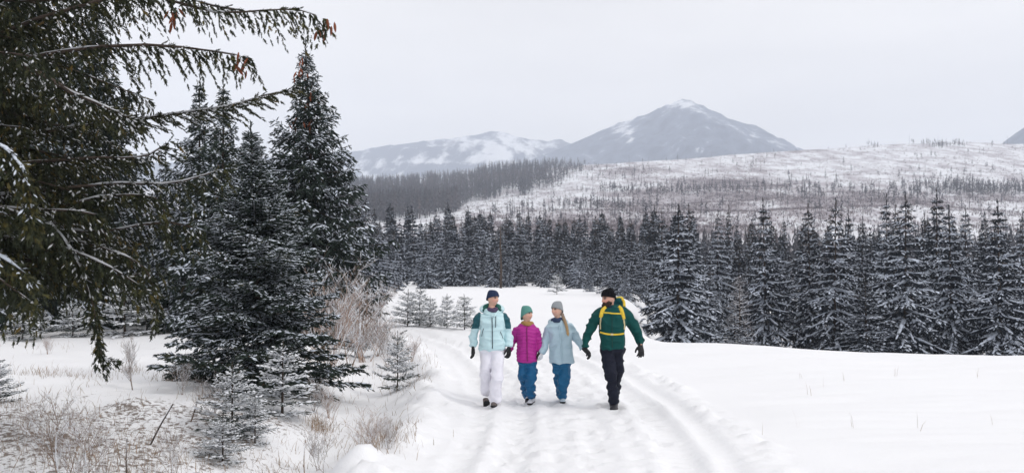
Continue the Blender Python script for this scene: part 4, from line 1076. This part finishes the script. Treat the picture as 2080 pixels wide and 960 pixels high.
hk = beanie(s, hd, (.13, .33, .29), "sage_knit", .040, -.085, .03)
scarf(s, s.p(1070, 657.5), .072, .066, .038, M_CLOTH, (.36, .21, .075), -.01, .035)
s.boot(1072, .30, (.70, .70, .74), 4, .86, -22, .03); s.boot(1080, .12, (.72, .72, .76), -16, .9)
s.glove(s.p(1036, 711, -.02), s.p(1032, 733, .0), (.3, -1, 0), None, .86, .8)
s.glove(s.p(1096, 713, -.04), s.p(1094.5, 738, -.03), (-.3, -1, 0), None, .88, .9)

# ---------------- girl in light blue
s = Person(1141, 15.05, "girl in light blue coat, grey hat and long braid between child and man")
hd = Head(s.p(1131.0, 629.8), .93, -44, -4, -3)
armL = s.path([(1129, 666, .0, .064), (1117, 665, .0, .063), (1111, 682, .03, .056), (1106, 700, .0, .050), (1100.5, 716, -.05, .042)])
armR = s.path([(1144, 664, .0, .066), (1157, 662.5, .0, .065), (1166, 678, .03, .057), (1175, 694, .01, .050), (1183, 707, -.03, .042)])
legL = s.path([(1131, 736, .0, .085), (1134, 758, .05, .078), (1137, 780, .18, .070), (1141, 803, .34, .056)])
legR = s.path([(1149, 736, .0, .085), (1147, 758, -.04, .080), (1143, 782, -.03, .074), (1142, 804, .09, .066)])
core = [(s.p(1139, 727), .11, .08), (s.p(1138, 715), .10, .08), (s.p(1137, 685), .11, .08), (s.p(1136, 662), .11, .075), (s.p(1133, 651), .05, .05)]
body_of(s, hd, (.70, .44, .34), core, [armL, armR], [legL, legR])
V, T = fuse([s.torso([(735, 1116.5, 1167, .16, 0), (724, 1117, 1165, .155, 0), (704, 1117.5, 1163, .145, 0), (684, 1115.5, 1160, .135, 0), (668, 1113, 1161, .125, 0), (658, 1116, 1157, .105, 0), (650, 1122, 1146, .08, .01)]),
             limb(*armL), limb(*armR)], .0115, 4)
V = wrinkle(V, T, .036, (9, 9, 11), 4.0)
jk = s.mesh("coat", V, T, M_SHELL, (.42, .56, .64), None, "light blue flared coat")
s.ribbon("placket", V, T, [(1136, 660), (1139, 695), (1142, 735)], .028, plain("blue_placket", (.39, .53, .61), .6), jk, .008)
s.ribbon("pocket_flap", V, T, [(1121, 706), (1127, 704), (1131, 703)], .03, bpy.data.materials["blue_placket"], jk, .008)
s.ribbon("pocket_flap", V, T, [(1150, 703), (1156, 704), (1161, 706)], .03, bpy.data.materials["blue_placket"], jk, .008)
cc = s.p(1133.5, 652, .03); th = np.linspace(math.radians(-215), math.radians(35), 26)
hp = np.array([cc + np.array((math.cos(a) * .115, -math.sin(a) * .10, .040 * -math.sin(a) - .012)) for a in th])
s.mesh("hood", *sweep(hp, .030, .042, n=12, ref=np.array((0, 0, 1.0))), M_SHELL, (.42, .56, .64), jk)
tl = fuse([s.torso([(742, 1122, 1158, .11, 0), (732, 1122, 1158, .11, 0)]), limb(*legL), limb(*legR)], .0108, 4)
s.mesh("trousers", wrinkle(*tl, .040, (9, 9, 15), 7.0), tl[1], M_SHELL, (.006, .105, .23))
beanie(s, hd, (.33, .35, .37), "grey_knit", .046, -.05, .03)
scarf(s, s.p(1131.5, 649.5), .064, .060, .038, M_CLOTH, (.035, .055, .115), 0, .03)
bp_ = spline([s.p(1141, 636, .0), s.p(1145, 646, -.05), s.p(1149, 656, -.13), s.p(1152, 668, -.15), s.p(1154, 682, -.15)], 40)
q = np.linspace(0, 1, 40); rad = (.024 - .008 * q) * (1 + .22 * np.abs(np.sin(q * 26))) * np.where(q > .93, (1 - q) / .07 * .8 + .2, 1)
bc = np.array((.21, .17, .15)) * (1 - q[:, None]) + np.array((.52, .33, .14)) * q[:, None]
bv_, bt_ = sweep(bp_, rad, n=10); s.mesh("braid", bv_, bt_, M_CLOTH, np.concatenate([np.repeat(bc, 10, 0), bc[:1], bc[-1:]]))
s.boot(1142.5, .36, (.30, .36, .42), 0, .88, -26, .04); s.boot(1142.5, .12, (.50, .60, .68), -3, .92)
GW_ = plain("white_glove", (.72, .73, .76), .7, .1)
s.glove(s.p(1100.5, 716, -.05), s.p(1096, 741, -.05), (-.3, -1, .2), None, .88, .9, GW_)
s.glove(s.p(1183, 707, -.03), s.p(1193, 716, -.04), (-.2, -1, .5), None, .88, .7)

# ---------------- man in green
s = Person(1245, 14.5, "bearded man in dark green jacket and black hat, rightmost of the four walkers")
hd = Head(s.p(1235.5, 606.5), 1.06, -58, 3, -6)
armL = s.path([(1238, 637, .0, .088), (1222, 635, .0, .086), (1205, 655, .02, .074), (1192.5, 682, .0, .060), (1188.5, 706, -.06, .048)])
armR = s.path([(1250, 637, .0, .088), (1265, 635, .0, .086), (1283, 655, .06, .074), (1297, 680, .08, .060), (1301, 701, .02, .048)])
legL = s.path([(1232, 706, .0, .102), (1236, 738, -.09, .092), (1242, 770, -.06, .080), (1245.5, 814, .08, .066)])
legR = s.path([(1254.5, 706, .0, .102), (1254, 738, .02, .090), (1251, 770, .14, .078), (1246.5, 802, .38, .060)])
core = [(s.p(1244, 702), .14, .10), (s.p(1244, 690), .13, .10), (s.p(1244, 655), .15, .105), (s.p(1244, 634), .15, .095), (s.p(1241, 624), .07, .07)]
body_of(s, hd, (.58, .33, .25), core, [armL, armR], [legL, legR], brow=(.03, .02, .015))
V, T = fuse([s.torso([(708, 1220, 1268, .15, 0), (694, 1219.5, 1269, .155, 0), (672, 1218.5, 1269, .155, 0), (650, 1217, 1270.5, .165, 0), (634, 1217.5, 1270, .15, 0), (625.5, 1222, 1265, .12, 0), (618, 1232, 1256, .09, .02)]),
             limb(*armL), limb(*armR)], .0120, 4)
V = wrinkle(V, T, .032, (8, 8, 14), 6.0)
jk = s.mesh("jacket", V, T, M_CLOTH, (.002, .060, .056), None, "dark green fleece jacket")
s.ribbon("zip", V, T, [(1243, 640), (1243, 672), (1243.5, 706)], .010, plain("green_zip", (.003, .035, .032), .5), jk)
tl = fuse([s.torso([(714, 1221, 1267, .13, 0), (702, 1221, 1267, .135, 0)]), limb(*legL), limb(*legR)], .0118, 4)
s.mesh("trousers", wrinkle(*tl, .034, (8, 8, 13), 9.0), tl[1], M_CLOTH, (.008, .010, .021))
beanie(s, hd, (.006, .006, .008), "black_knit", .052, -.03, .02)
scarf(s, s.p(1243, 626), .085, .075, .045, M_CLOTH, (.010, .018, .045), .0, .032)
bd = [ball((0, -.060, -.085), .062, .046, .050), ball((0, -.078, -.118), .046, .036, .040), ball((.048, -.030, -.050), .022, .040, .050), ball((-.048, -.030, -.050), .022, .040, .050),
      ball((0, -.096, -.046), .030, .012, .008)]
V2, T2 = fuse([(hd.to(v), t) for v, t in bd], .008, 2); V2 = wrinkle(V2, T2, .016, (60, 60, 22), 1.5)
s.mesh("beard", V2, T2, plain("brown_beard", (.035, .020, .013), .8, .5, 60, .6, 160))
s.boot(1247, .11, (.03, .03, .035), -14, 1.1); s.boot(1246, .42, (.03, .03, .035), 6, 1.06, -26, .05)
s.glove(s.p(1188.5, 707, -.06), s.p(1195, 716, -.07), (.2, -1, .3), None, 1.12, .9)
s.glove(s.p(1301, 701, .02), s.p(1302, 716, -.02), (-1, -.6, 0), None, 1.12, .55)

# ---------------- his backpack (worn, but a thing of its own)
pk = empty("backpack", s.p(1246, 700, .28)); tag(pk, "teal and yellow hiking backpack worn by the man in green", "backpack")
pl = np.array(pk.location)
V3, T3 = fuse([s.torso([(692, 1226, 1264, .10, .30), (670, 1223, 1266, .125, .31), (645, 1224, 1266, .125, .31), (624, 1228, 1265, .11, .30), (614, 1233, 1264, .09, .28)]),
               ball(s.p(1255.5, 610, .27), .088, .10, .065)], .014, 5)
V3 = wrinkle(V3, T3, .02, (8, 8, 9)); cpk = np.tile(np.array((.008, .085, .095)), (len(V3), 1))
zt = HY - (V3[:, 2] - CZ) / V3[:, 1] * F; cpk[(zt < 604.5)] = (.62, .50, .06)
o = ob("pack_body", mk_mesh("pack_body", V3 - pl, T3, M_CLOTH, True, {"col": cpk}), pk)
edge_p = spline([s.p(1262, 604, .20), s.p(1267, 612, .16), s.p(1268, 622, .10)], 14)
lv, lt = sweep(edge_p, .02, .012, n=8); ob("lid_edge", mk_mesh("lid_edge", lv - pl, lt, M_STRAP, True), pk)
pk_loc = pk.location.copy()
class _P: pass
def strap(name, pts, w, mat, th=.010):
    bpy.context.view_layer.update(); return s.ribbon(name, V, T, pts, w, mat, pk, th)
bpy.context.view_layer.update()
strap("shoulder_strap", [(1231, 623.5), (1225, 628), (1222, 635), (1220.5, 644)], .055, M_STRAP, .016)
strap("shoulder_strap", [(1256, 622), (1261, 627), (1264, 636), (1266.5, 647)], .055, M_STRAP, .016)
strap("lower_strap", [(1220.5, 642), (1219.5, 654), (1219.6, 668)], .022, M_PALESTRAP)
strap("lower_strap", [(1266.3, 645), (1267.8, 656), (1268.3, 668)], .022, M_PALESTRAP)
strap("chest_strap", [(1224, 634), (1235, 634.8), (1248, 636), (1262, 636.5)], .020, M_STRAP)
strap("hip_belt", [(1219, 674), (1230, 677), (1244, 678.5), (1258, 678), (1268.5, 676)], .024, M_STRAP)
o = strap("buckle", [(1240, 678.2), (1242.5, 678.4), (1245, 678.5)], .03, M_PALESTRAP, .02)
# ------------------------------------------------------------------ the far wood and the felled hillside (nobody could count these)
rf = np.random.default_rng(99)
def mass(name, label, cat, P, Hs, tpl_list, mat, tint, wid=None):
    G = Geo(); pick = rf.integers(len(tpl_list), size=len(P))
    for k, (V, T) in enumerate(tpl_list):
        i = np.nonzero(pick == k)[0]
        if not len(i): continue
        a = rf.uniform(0, 6.28, len(i)); c, s = np.cos(a), np.sin(a); h = Hs[i]; w = h * (wid[i] if wid is not None else 1)
        O = np.stack([(V[None, :, 0] * c[:, None] - V[None, :, 1] * s[:, None]) * w[:, None], (V[None, :, 0] * s[:, None] + V[None, :, 1] * c[:, None]) * w[:, None], V[None, :, 2] * h[:, None]], 2) + P[i][:, None]
        G.add(O, (T[None] + (np.arange(len(i)) * len(V))[:, None, None]).reshape(-1, 3), np.repeat(tint[i], len(V)))
    V, T = G.get(); return tag(ob(name, mk_mesh(name, V, T, mat, False, {"tint": G.attr()})), label, cat, kind="stuff")

def far_tree(seed, crown_from, R, n):
    r = np.random.default_rng(seed); V, T = [], []
    tv, tt = sweep([(0, 0, -.05), (0, 0, .9)], [.014, .006], n=3, cap=False); V += list(tv); T += list(tt)
    for k in range(n):
        t = crown_from + (1 - crown_from) * (k + r.random()) / n; a = k * 2.4 + r.normal(0, .3); L = R * (1 - t) / (1 - crown_from) + .012
        d = np.array((math.cos(a), math.sin(a), 0)); l = np.array((-math.sin(a), math.cos(a), 0)); i = len(V); z = np.array((0, 0, 1.0))
        V += [z * min(t + .06, 1), d * L + z * (t - .06) + l * L * .45, d * L * .9 + z * (t - .05) - l * L * .45]; T.append((i, i + 1, i + 2))
    i = len(V); V += [(.012, 0, .92), (-.012, 0, .92), (0, 0, 1.02)]; T.append((i, i + 1, i + 2))
    return np.array(V, float), np.array(T)
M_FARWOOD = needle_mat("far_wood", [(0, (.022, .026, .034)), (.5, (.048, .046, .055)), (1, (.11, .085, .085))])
FT = [far_tree(k, (.45, .3, .55, .2)[k % 4], (.13, .15, .12, .17)[k % 4], 14) for k in range(6)]
def inside(px, py):                     # the wood's outline on the hill
    lo = np.interp(px, [600, 760, 900, 945, 1000, 1050, 1120, 1190], [455, 450, 440, 416, 403, 396, 384, 352])
    return (py < lo + 4 * np.sin(px * .09)) & (px < 1192)
y = np.exp(rf.uniform(math.log(440), math.log(1230), 26000)); x = rf.uniform(-.26, .085, 26000) * y
hzv = hill_z(x, y); ppx = 1040 + F * x / y; ppy = HY - (hzv - CZ) / y * F
k = inside(ppx, ppy) & (rf.random(26000) < .42 * np.clip((1200 - ppx) / 110, .12, 1)) & (y > 440); P = np.stack([x, y, hzv - .3], 1)[k]
tn = np.clip(rf.normal(.45, .18, len(P)) + .35 * (vnoise(P * .012) - .5), 0, 1)
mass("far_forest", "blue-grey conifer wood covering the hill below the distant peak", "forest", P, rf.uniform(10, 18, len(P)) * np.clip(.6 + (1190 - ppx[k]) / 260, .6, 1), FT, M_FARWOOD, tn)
# the wood in the valley bottom, seen through the gaps
n = 1100; y = rf.uniform(195, 325, n); x = rf.uniform(-.17, .56, n) * y; zv = np.maximum(ground_base(x, y), np.where(y > 285, hill_z(x, y), -99)); top = CZ + (HY - (478 + rf.normal(0, 12, n))) / F * y
mass("valley_forest", "dim blue-grey wood in the valley behind the spruce rows", "forest", np.stack([x, y, zv - .3], 1), top - zv, FT, M_FARWOOD, np.clip(rf.normal(.55, .25, n), 0, 1), rf.uniform(.8, 1.1, n))
# scattered spruces in bands and along the ridge of the felled slope
y = np.exp(rf.uniform(math.log(380), math.log(1195), 90000)); x = rf.uniform(-.02, .56, 90000) * y
hzv = hill_z(x, y); ppx = 1040 + F * x / y; ppy = HY - (hzv - CZ) / y * F
g = lambda cx, cy, sx, sy: np.exp(-((ppx - cx) / sx) ** 2 - ((ppy - cy) / sy) ** 2)
clump = n2(x, y, .02, 3, 61.)
den = .003 + .20 * g(1290, 390, 75, 6) + .18 * g(1410, 392, 35, 5) + .4 * g(2010, 392, 130, 9) + .25 * g(1900, 380, 60, 5) + 1.0 * g(1860, 297, 70, 4.5) * (clump > .45) + .05 * g(1230, 425, 90, 10) + .008 * (clump > .5) \
    + .10 * g(1250, 362, 60, 6) + .10 * g(1560, 392, 200, 10) + .25 * g(1170, 345, 40, 6)
k = rf.random(90000) < den * .55; P = np.stack([x, y, hzv - .2], 1)[k]
mass("far_spruces", "thin blue-grey spruces scattered in bands over the felled hillside", "trees", P, rf.uniform(4, 9, len(P)), FT, M_FARWOOD, np.clip(rf.normal(.3, .15, len(P)), 0, 1), rf.uniform(1.0, 1.5, len(P)))
def pole_tpl(seed):
    r = np.random.default_rng(seed); V, T = sweep([(0, 0, -.03), (r.normal(0, .01), 0, 1)], [.012, .004], n=3, cap=False); V = list(V); T = list(T)
    for q in range(5):
        t = r.uniform(.4, .95); a = r.uniform(0, 6.28); i = len(V); V += [(0, 0, t), (0, 0, t + .02), (.10 * math.cos(a), .10 * math.sin(a), t + .03)]; T.append((i, i + 1, i + 2))
    return np.array(V), np.array(T)
k2 = rf.random(90000) < .0035 + .05 * g(1180, 345, 30, 10); P = np.stack([x, y, hzv - .2], 1)[k2]
M_DEAD = needle_mat("dead_wood", [(0, (.07, .062, .065)), (1, (.17, .14, .135))])
mass("dead_trunks", "bare dead trunks left standing over the felled hillside", "dead trees", P, rf.uniform(5, 12, len(P)), [pole_tpl(k) for k in range(4)], M_DEAD, rf.random(len(P)))
def tuft(seed, n, spread):
    r = np.random.default_rng(seed); V, T = [], []
    for q in range(n):
        a = r.uniform(0, 6.28); b = np.array((r.normal(0, spread), r.normal(0, spread), 0)); tip = b + np.array((r.normal(0, .25), r.normal(0, .25), r.uniform(.6, 1.1))); w = np.array((math.cos(a), math.sin(a), 0)) * .10
        i = len(V); V += [b - w, b + w, tip]; T.append((i, i + 1, i + 2))
    return np.array(V), np.array(T)
M_BRUSH = needle_mat("brush", [(0, (.12, .10, .115)), (.5, (.17, .14, .15)), (1, (.27, .21, .19))])
n = 120000; y = np.exp(rf.uniform(math.log(370), math.log(1195), n)); x = rf.uniform(-.08, .56, n) * y; hzv = hill_z(x, y)
den = np.clip(brush_density(x, y), 0, 1); k = (rf.random(n) < .10 + .74 * den) & ~inside(1040 + F * x / y, HY - (hzv - CZ) / y * F + 6)
P = np.stack([x, y, hzv - .1], 1)[k]
mass("heather_brush", "brown violet brush growing over the felled snowy hillside", "brush", P, rf.uniform(.6, 1.7, len(P)), [tuft(k, 5, .35) for k in range(5)], M_BRUSH, rf.random(len(P)))

# ------------------------------------------------------------------ bare shrubs, larch, poles
def bare(root, seed, H, spread, stems, mat, depth=3, r0=.014, snow=.5, upw=.6, twigs=7, part="twigs"):
    """a leafless shrub or tree: forking stems with fine twigs, a little snow in the forks"""
    r = np.random.default_rng(seed); G = Geo(); S = Geo()
    def go(p, d, L, rad, lev):
        q = p + d * L * .5 + r.normal(0, .05 * L, 3); e = q + unit(d + r.normal(0, .18, 3) + (0, 0, .1)) * L * .5
        pts = spline([p, q, e], 5 if lev == 0 else 3); G.add(*sweep(pts, np.linspace(rad, rad * .55, len(pts)), n=5 if lev == 0 else 3, cap=False))
        if abs(d[2]) < .97 and r.random() < snow: S.add(*sweep(pts + np.array((0, 0, rad * .9)), np.concatenate([[.0005], np.full(len(pts) - 2, rad * .8 + .0015), [.0005]]), n=4, cap=False))
        if lev >= depth: return
        for k in range(twigs if lev else twigs + 2):
            u = r.uniform(.25, 1); b = p + (q - p) * min(1, 2 * u) if u < .5 else q + (e - q) * (2 * u - 1)
            a = r.uniform(0, 6.28); dd = unit(d * .75 + np.array((math.cos(a), math.sin(a), 0)) * .75 + (0, 0, upw * .4))
            go(b, dd, L * r.uniform(.32, .58), max(rad * .5, .0016), lev + 1)
    for k in range(stems):
        a = r.uniform(0, 6.28); d = unit(np.array((math.cos(a) * spread, math.sin(a) * spread, 1)))
        go(np.array((r.normal(0, .04), r.normal(0, .04), -.05)), d, H * r.uniform(.6, .85) * (1 if k else 1.15), r0 * r.uniform(.7, 1.1), 0)
    v, t = G.get(); ob(part, mk_mesh(part, v, t, mat, False), root)
    if S.n: v, t = S.get(); tag(ob("snow_cover", mk_mesh("snow_cover", v, t, M_SNOW, False), root), kind="stuff")

SHRUB = []
for k, (stems, dep, tw) in enumerate(((6, 3, 5), (9, 3, 4), (3, 3, 6))):
    o = empty("bare_shrub", (0, 0, -60)); bare(o, 200 + k, 1.0, .38, stems, (M_TWIG, M_TWIG_PALE, M_TWIG)[k], dep, .010, .5, .6, tw); SHRUB.append(o)
for px, yb, yt, k, w, lb in (
    (716, 746, 585, 2, .9, "bare frosted birch sapling with a thin dark stem beside the road"),
    (742, 735, 610, 1, 1.0, "pale frosted shrub right of the birch sapling"),
    (770, 722, 632, 0, 1.0, "thin brown shrub on the verge below the road bend"),
    (668, 770, 560, 1, .8, "tall pinkish frosted shrub against the young spruce's right side"),
    (690, 705, 540, 0, .9, "russet bare shrub under the tall coned spruce"),
    (735, 668, 560, 1, 1.2, "pinkish frosted thicket at the foot of the tall coned spruce"),
    (765, 655, 572, 0, 1.1, "bare thicket where the road bends out of sight"),
    (700, 660, 545, 0, 1.0, "dark russet thicket right below the tall coned spruce"),
    (790, 745, 650, 0, .7, "slim bare stem shrub above the sparse sapling"),
    (835, 735, 680, 1, .8, "tiny pale shrub at the edge of the road"),
    (640, 838, 770, 0, .9, "low bare shrub right of the feathered saplings"),
    (672, 850, 780, 1, .8, "low pale shrub beside the tawny grass tuft"),
    (748, 930, 835, 1, 1.0, "pale weed shrub on the verge near the bottom edge"),
    (790, 915, 850, 0, .8, "brown weed shrub at the road edge near the bottom"),
    (650, 950, 860, 0, .7, "thin weed stems left of the ploughed snow lump"),
    (130, 985, 815, 2, .9, "tall bare twigs sticking up at the bottom left"),
    (175, 1000, 850, 2, .8, "forked bare twigs at the bottom left"),
    (355, 970, 880, 2, .8, "bare weeds right of the upright stake"),
    (430, 850, 770, 0, .9, "bare brown shrub left of the feathered sapling"),
    (270, 790, 690, 2, .6, "slender bare seedling on the left snowfield"),
    (100, 720, 680, 1, .6, "sparse weed stems on the left snowfield"),
    (370, 800, 720, 0, .6, "bare twigs under the young spruce's left skirt")):
    dd = ray_ground(px, yb, 7.2); o = copy_tree(SHRUB[k]); put(o, px, dd, sink=.02); h = (yb - yt) / F * dd; o.scale = (h * w, h * w, h); o.rotation_euler.z = rt.uniform(0, 6.28)
    tag(o, lb, "shrub", "bare shrubs and weeds on the left verge")
for o in SHRUB:
    for c in list(o.children): bpy.data.objects.remove(c)
    bpy.data.objects.remove(o)
la = put(empty("larch_tree", (0, 0, 0)), 1502, 44); tag(la, "bare frosted larch with pale fine twigs in the right-hand row", "tree")
def larch(root, seed, H, R, mat, nb):
    r = np.random.default_rng(seed); G = Geo(); S = Geo(); zz = np.linspace(-.2, H, 9)
    tv, tt = sweep(np.stack([zz * 0, zz * 0, zz], 1), .055 * (1 - zz / (H * 1.02)) + .006, n=6); ob("trunk", mk_mesh("trunk", tv, tt, M_BARK, True), root)
    for k in range(nb):
        t = .08 + .9 * (k + r.random()) / nb; a = k * 2.4 + r.normal(0, .3); L = R * (1 - t) ** .8 * r.uniform(.7, 1.15); d = np.array((math.cos(a), math.sin(a), .15)); b = np.array((0, 0, t * H))
        P = spline([b, b + d * L * .5 - (0, 0, .03 * L), b + d * L + (0, 0, .12 * L)], 6); G.add(*sweep(P, np.linspace(.013, .005, 6), n=3, cap=False)); S.add(*sweep(P + np.array((0, 0, .012)), np.linspace(.014, .004, 6), n=3, cap=False))
        for q in range(int(5 + 9 * L)):
            u = r.uniform(.15, 1); p0 = b + d * L * u; dd = unit(d * .6 + r.normal(0, .5, 3) + (0, 0, -.1)); P2 = np.array([p0, p0 + dd * .18, p0 + dd * .34 - (0, 0, .03)]) 
            G.add(*sweep(P2, [.006, .005, .003], n=3, cap=False)); S.add(*sweep(P2 + np.array((0, 0, .006)), [.004, .004, .002], n=3, cap=False)) if r.random() < .5 else None
    v, t = G.get(); ob("limbs", mk_mesh("limbs", v, t, mat, False), root); v, t = S.get(); tag(ob("snow_cover", mk_mesh("snow_cover", v, t, M_SNOW, False), root), kind="stuff")
larch(la, 5, 4.6, .95, plain('grey_twig', (.16, .14, .14), .9, .3, 3), 60)
lb2 = put(empty("larch_tree", (0, 0, 0)), 1638, 90); tag(lb2, "tan leafless larch showing above the snowy spruce pair", "tree"); larch(lb2, 6, 7.2, 1.0, plain("tan_twig", (.30, .17, .10), .9, .3, 3), 80)
pole = put(empty("dead_tree", (0, 0, 0)), 1017, ray_ground(1017, 585)); tag(pole, "thin bare pole of a dead tree at the back of the clearing", "tree")
tv, tt = sweep([(0, 0, -.3), (.05, 0, 2), (-.04, 0, 4.2), (.02, 0, 6.2)], [.13, .10, .07, .02], n=6); ob("trunk", mk_mesh("trunk", tv, tt, M_BARK, True), pole)
rp_ = np.random.default_rng(3); G = Geo()
for k in range(18):
    z = rp_.uniform(2.2, 6.0); a = rp_.uniform(0, 6.28); L = rp_.uniform(.3, .7); G.add(*sweep([(0, 0, z), (math.cos(a) * L, math.sin(a) * L, z - .1 * L)], [.02, .006], n=3, cap=False))
v, t = G.get(); tag(ob("limbs", mk_mesh("limbs", v, t, M_BARK, False), pole), kind="stuff")
# sticks stuck in the snow
def stick(name, p0, p1, r0, label, seed):
    p0, p1 = np.array(p0), np.array(p1); o = empty(name, p0); P = spline([p0 * 0 - (0, 0, .05), (p1 - p0) * .5 + np.random.default_rng(seed).normal(0, .012, 3), p1 - p0], 9)
    v, t = sweep(P, np.linspace(r0, r0 * .6, 9), n=7); ob("stem", mk_mesh("stem", v, t, M_TWIG if seed % 2 else M_BARK, True), o)
    nrm = P + np.array((0, 0, r0 * .9)); w = np.concatenate([[.001], np.full(7, r0 * .7), [.001]]); v, t = sweep(nrm, w, n=5); ob("snow_cover", mk_mesh("snow_cover", v, t, M_SNOW, True), o)
    return tag(o, label, "stick")
d1 = ray_ground(302, 905); stick("stick", W(302, 905, d1), W(354, 818, d1 - .1), .011, "grey broken stick leaning to the right out of the left snow", 2)
d1 = ray_ground(262, 985, 7.2); stick("stick", W(262, 985, d1), W(261, 888, d1), .007, "upright dark stake standing at the bottom edge", 4)
d1 = ray_ground(385, 862); stick("stick", W(385, 862, d1), W(406, 800, d1), .010, "thin dark stick left of the feathered sapling", 3)
d1 = ray_ground(640, 960, 7.2); stick("stick", W(622, 975, 9.6), W(622, 890, 9.6), .006, "single thin stalk rising left of the ploughed snow lump", 5)

# ------------------------------------------------------------------ dry grass
G = Geo(); rg = np.random.default_rng(17)
def blades(px, py, sx, sy, n, h, lean=.5):
    for _ in range(n):
        a, b = px + rg.normal(0, sx), py + rg.normal(0, sy)
        if b > 1000 or b < 640: continue
        d = ray_ground(a, b, 7.2, 40) if False else CZ * F / max(b - HY, 20)
        x = (a - 1040) / F * d; z = gz(x, d); hh = h * rg.uniform(.4, 1.3); l = rg.normal(0, lean, 2) * hh; w = rg.uniform(.0018, .004); q = rg.uniform(0, 6.28); wv = np.array((math.cos(q), math.sin(q), 0)) * w
        p = np.array((x, d, z - .01)); m_ = p + np.array((l[0] * .35, l[1] * .35, hh * .6)); e = p + np.array((l[0], l[1], hh))
        G.add([p - wv, p + wv, m_ + wv * .8, m_ - wv * .8, e], [(0, 1, 2), (0, 2, 3), (3, 2, 4)])
for a in ((372, 788, 28, 6, 260, .17), (85, 775, 30, 8, 160, .14), (185, 780, 30, 7, 110, .12), (268, 770, 16, 5, 90, .13), (650, 838, 14, 5, 220, .17), (500, 905, 50, 18, 160, .12),
          (130, 890, 110, 40, 700, .12), (180, 940, 120, 22, 500, .16), (330, 925, 70, 25, 220, .10), (560, 900, 50, 25, 160, .12), (720, 850, 60, 35, 220, .15), (780, 905, 40, 18, 240, .16),
          (850, 760, 25, 20, 120, .18), (800, 730, 30, 20, 130, .2), (690, 720, 30, 25, 150, .2), (640, 740, 25, 20, 120, .22), (120, 710, 90, 14, 60, .2), (30, 850, 40, 20, 120, .1), (420, 830, 30, 12, 90, .14)):
    blades(*a)
for k in range(11):
    blades(rg.uniform(1480, 2080), rg.uniform(750, 930), 3, 2, 2, .2, .25)
v, t = G.get(); tag(ob("dry_grass", mk_mesh("dry_grass", v, t, M_STRAW, False)), "dry straw coloured grass poking through the thin verge snow", "grass", kind="stuff")
# ------------------------------------------------------------------ the air
hz = bpy.data.meshes.new("haze")
x0, x1, y0, y1, z0, z1 = -5800, 5800, -5800, 5800, -16, 575
hz.from_pydata([(x, y, z) for z in (z0, z1) for y in (y0, y1) for x in (x0, x1)], [],
               [(0, 2, 3, 1), (4, 5, 7, 6), (0, 1, 5, 4), (2, 6, 7, 3), (0, 4, 6, 2), (1, 3, 7, 5)])
m = bpy.data.materials.new("haze_air"); m.use_nodes = True; t = m.node_tree; t.nodes.clear()
o_ = t.nodes.new("ShaderNodeOutputMaterial"); v_ = t.nodes.new("ShaderNodeVolumePrincipled")
v_.inputs['Color'].default_value = (.81, .88, 1.0, 1); v_.inputs['Density'].default_value = 2.8e-4; v_.inputs['Anisotropy'].default_value = 0.0
t.links.new(v_.outputs[0], o_.inputs['Volume'])
hz.materials.append(m)
tag(ob("haze", hz), kind="stuff")
